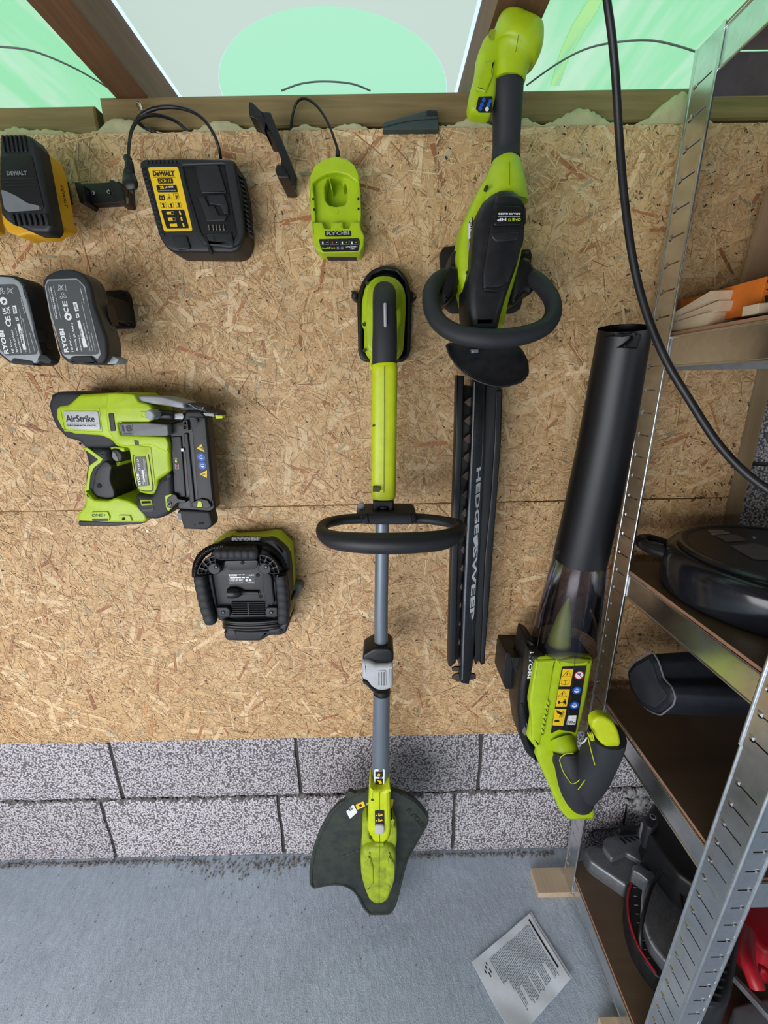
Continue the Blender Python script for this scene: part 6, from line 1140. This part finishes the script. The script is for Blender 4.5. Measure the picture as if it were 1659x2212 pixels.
hs('latch', [(636, 580), (650, 560), (690, 570), (780, 572), (778, 596), (680, 606), (650, 604)], .16, .14, M['black'], t, b=.002, r=4)
hsw('power_cable', [(1130, 775, .24), (1050, 800, .24), (960, 860, .22), (890, 950, .20), (850, 1050, .19), (815, 1180, .175), (793, 1330, .15), (815, 1450, .12), (870, 1540, .10), (960, 1600, .095)], .2, .0042, M['black'], t, n=12)
hsw('power_cable', [(1075, 800, .24), (1062, 880, .23), (1068, 1000, .21), (1078, 1150, .20), (1085, 1300, .18)], .2, .0034, M['black'], t, n=12)
# red machine right of the front post
t = thing('red_power_tool', 'red and black power tool with ribbed black bellows seen behind the front rack post', 'power tool', (.66, .56, .08))
hs('ribbed_bellows', [(1195, 1600), (1290, 1470), (1330, 1180), (1440, 1130), (1490, 1280), (1450, 1500), (1415, 1720), (1370, 1790), (1300, 1805), (1215, 1750)], .235, .137, M['blackdust'], t, b=.012, r=12)
for k in range(8):
    y = 1360+k*52; x = 1300-k*13; hs('rib', [(x, y+10), (x+12, y), (x+60, y+22), (x+120, y+36), (x+124, y+52), (x+60, y+46), (x+10, y+30)], .243, .23, M['black'], t, b=.003, r=4)
hs('red_shell', [(1440, 1060), (1560, 1030), (1760, 1040), (1800, 1420), (1660, 1440), (1560, 1340), (1480, 1230)], .24, .137, M['redpl'], t, b=.012, r=14)
hsw('red_handle', [(1520, 1300, .26), (1516, 1400, .28), (1524, 1500, .285), (1555, 1590, .28), (1590, 1680, .27)], .28, .013, M['redpl'], t, n=18)
hsw('red_lever', [(1600, 1540, .24), (1640, 1560, .24), (1690, 1620, .24)], .24, .007, M['redpl'], t, n=12)
o = hs('tool_case', [(1425, 1790), (1640, 1740), (1800, 1760), (1800, 1960), (1430, 1960)], .150, ZB, M['grey'], None, b=.006, r=8); tag(o, 'grey plastic case on the bottom shelf at the lower right picture corner', 'case')
t = thing('red_crate', 'red box with grey rib standing on the bottom shelf just behind the front rack post', 'box', (.54, .50, .08))
hs('crate_body', [(1130, 1740), (1290, 1690), (1300, 1960), (1105, 1960)], .135, ZB, M['redpl'], t, b=.004, r=4); hs('grey_rib', [(1292, 1800), (1330, 1795), (1330, 1960), (1296, 1960)], .14, ZB, M['grey'], t, b=.003, r=3)
o = hs('steel_bar', [(1425, 1600), (1445, 1590), (1700, 1850), (1700, 1900), (1660, 1860)], .262, .250, M['cast'], None, b=.001, r=1); tag(o, 'flat grey steel bar lying across the tools at lower right', 'bar')
o = hslab('yellow_box', [(1642, 1690), (1700, 1680), (1740, 1790), (1648, 1772)], .700, .6605, M['yellow'], None, b=.003); tag(o, 'amber yellow box on the shelf behind the upper part of the front rack post', 'box')
# wood blocks under the posts
o = box('wood_block', (.408, .798, 0), (.535, .862, .0185), M['pine'], None, .0012); tag(o, 'pale wood block under the rear left rack post', 'block')
o = box('wood_block', (.455, .44, 0), (.55, .563, .017), M['pine'], None, .0012); tag(o, 'pale wood block under the front rack post at the bottom picture edge', 'block')
# leaflet
t = thing('instruction_leaflet', 'crumpled white printed leaflet lying on the concrete floor', 'paper', (.30, .65, 0))
A, B, C_, D = (WZ(x, y, .006) for x, y in ((1144, 1973), (1019, 2078), (1112, 2250), (1231, 2117)))
def pap(u, v, h=0):     # u along A->D, v along A->B
    p = A*(1-u)*(1-v)+D*u*(1-v)+B*(1-u)*v+C_*u*v
    z = .003+.007*max(0, .25-v)**1.0*4*abs(u-.2)+.005*max(0, (u-.6))*max(0, v-.7)*12+.0012*math.sin(u*9+v*4)*math.sin(v*11)+.002
    return Vector((p.x, p.y, z+h))
n = 24; vs = [pap(i/n, j/n) for j in range(n+1) for i in range(n+1)]+[pap(i/n, j/n, -.0008) for j in range(n+1) for i in range(n+1)]
m_ = (n+1)**2; fs = [(j*(n+1)+i, j*(n+1)+i+1, (j+1)*(n+1)+i+1, (j+1)*(n+1)+i) for j in range(n) for i in range(n)]
fs += [tuple(a+m_ for a in f[::-1]) for f in fs]
bd = [i for i in range(n+1)]+[j*(n+1)+n for j in range(1, n+1)]+[n*(n+1)+i for i in range(n-1, -1, -1)]+[j*(n+1) for j in range(n-1, 0, -1)]
fs += [(bd[i], bd[(i+1) % len(bd)], bd[(i+1) % len(bd)]+m_, bd[i]+m_) for i in range(len(bd))]
mk('sheet', vs, fs, M['paper'], t, ang=60)
mk('sheet', [v+Vector((.006, .004, -.0022)) for v in vs], fs, M['paper'], t, ang=60)
def strip(u0, u1, v0, w_, mat, nme='print_line'):
    k = 10; V = []
    for i in range(k+1): u = u0+(u1-u0)*i/k; V += [pap(u, v0, .0004), pap(u, v0+w_, .0004)]
    return V, [(2*i, 2*i+1, 2*i+3, 2*i+2) for i in range(k)]
prt = []
for r_ in range(34):
    v0 = .10+r_*.0205; u = .10+random.uniform(0, .02); end = random.choice((.86, .88, .84, .62))
    if .70 < v0: end = random.uniform(.25, .5)
    while u < end:
        l = random.uniform(.015, .07); prt.append(strip(u, min(u+l, end), v0, .0075, None)); u += l+.010
multi('print_lines', prt, flat('faded_print', (.16, .19, .25)), t, kind='stuff', smooth=False)
v_, f_ = strip(.06, .80, .045, .022, None); mk('heading_bar', v_, f_, M['blk'], t, smooth=False)
sk = [strip(.12+.03*k, .16+.035*k, .84+.03*((k*7) % 3), .012, None) for k in range(5)]; multi('ink_marks', sk, M['blk'], t, smooth=False)
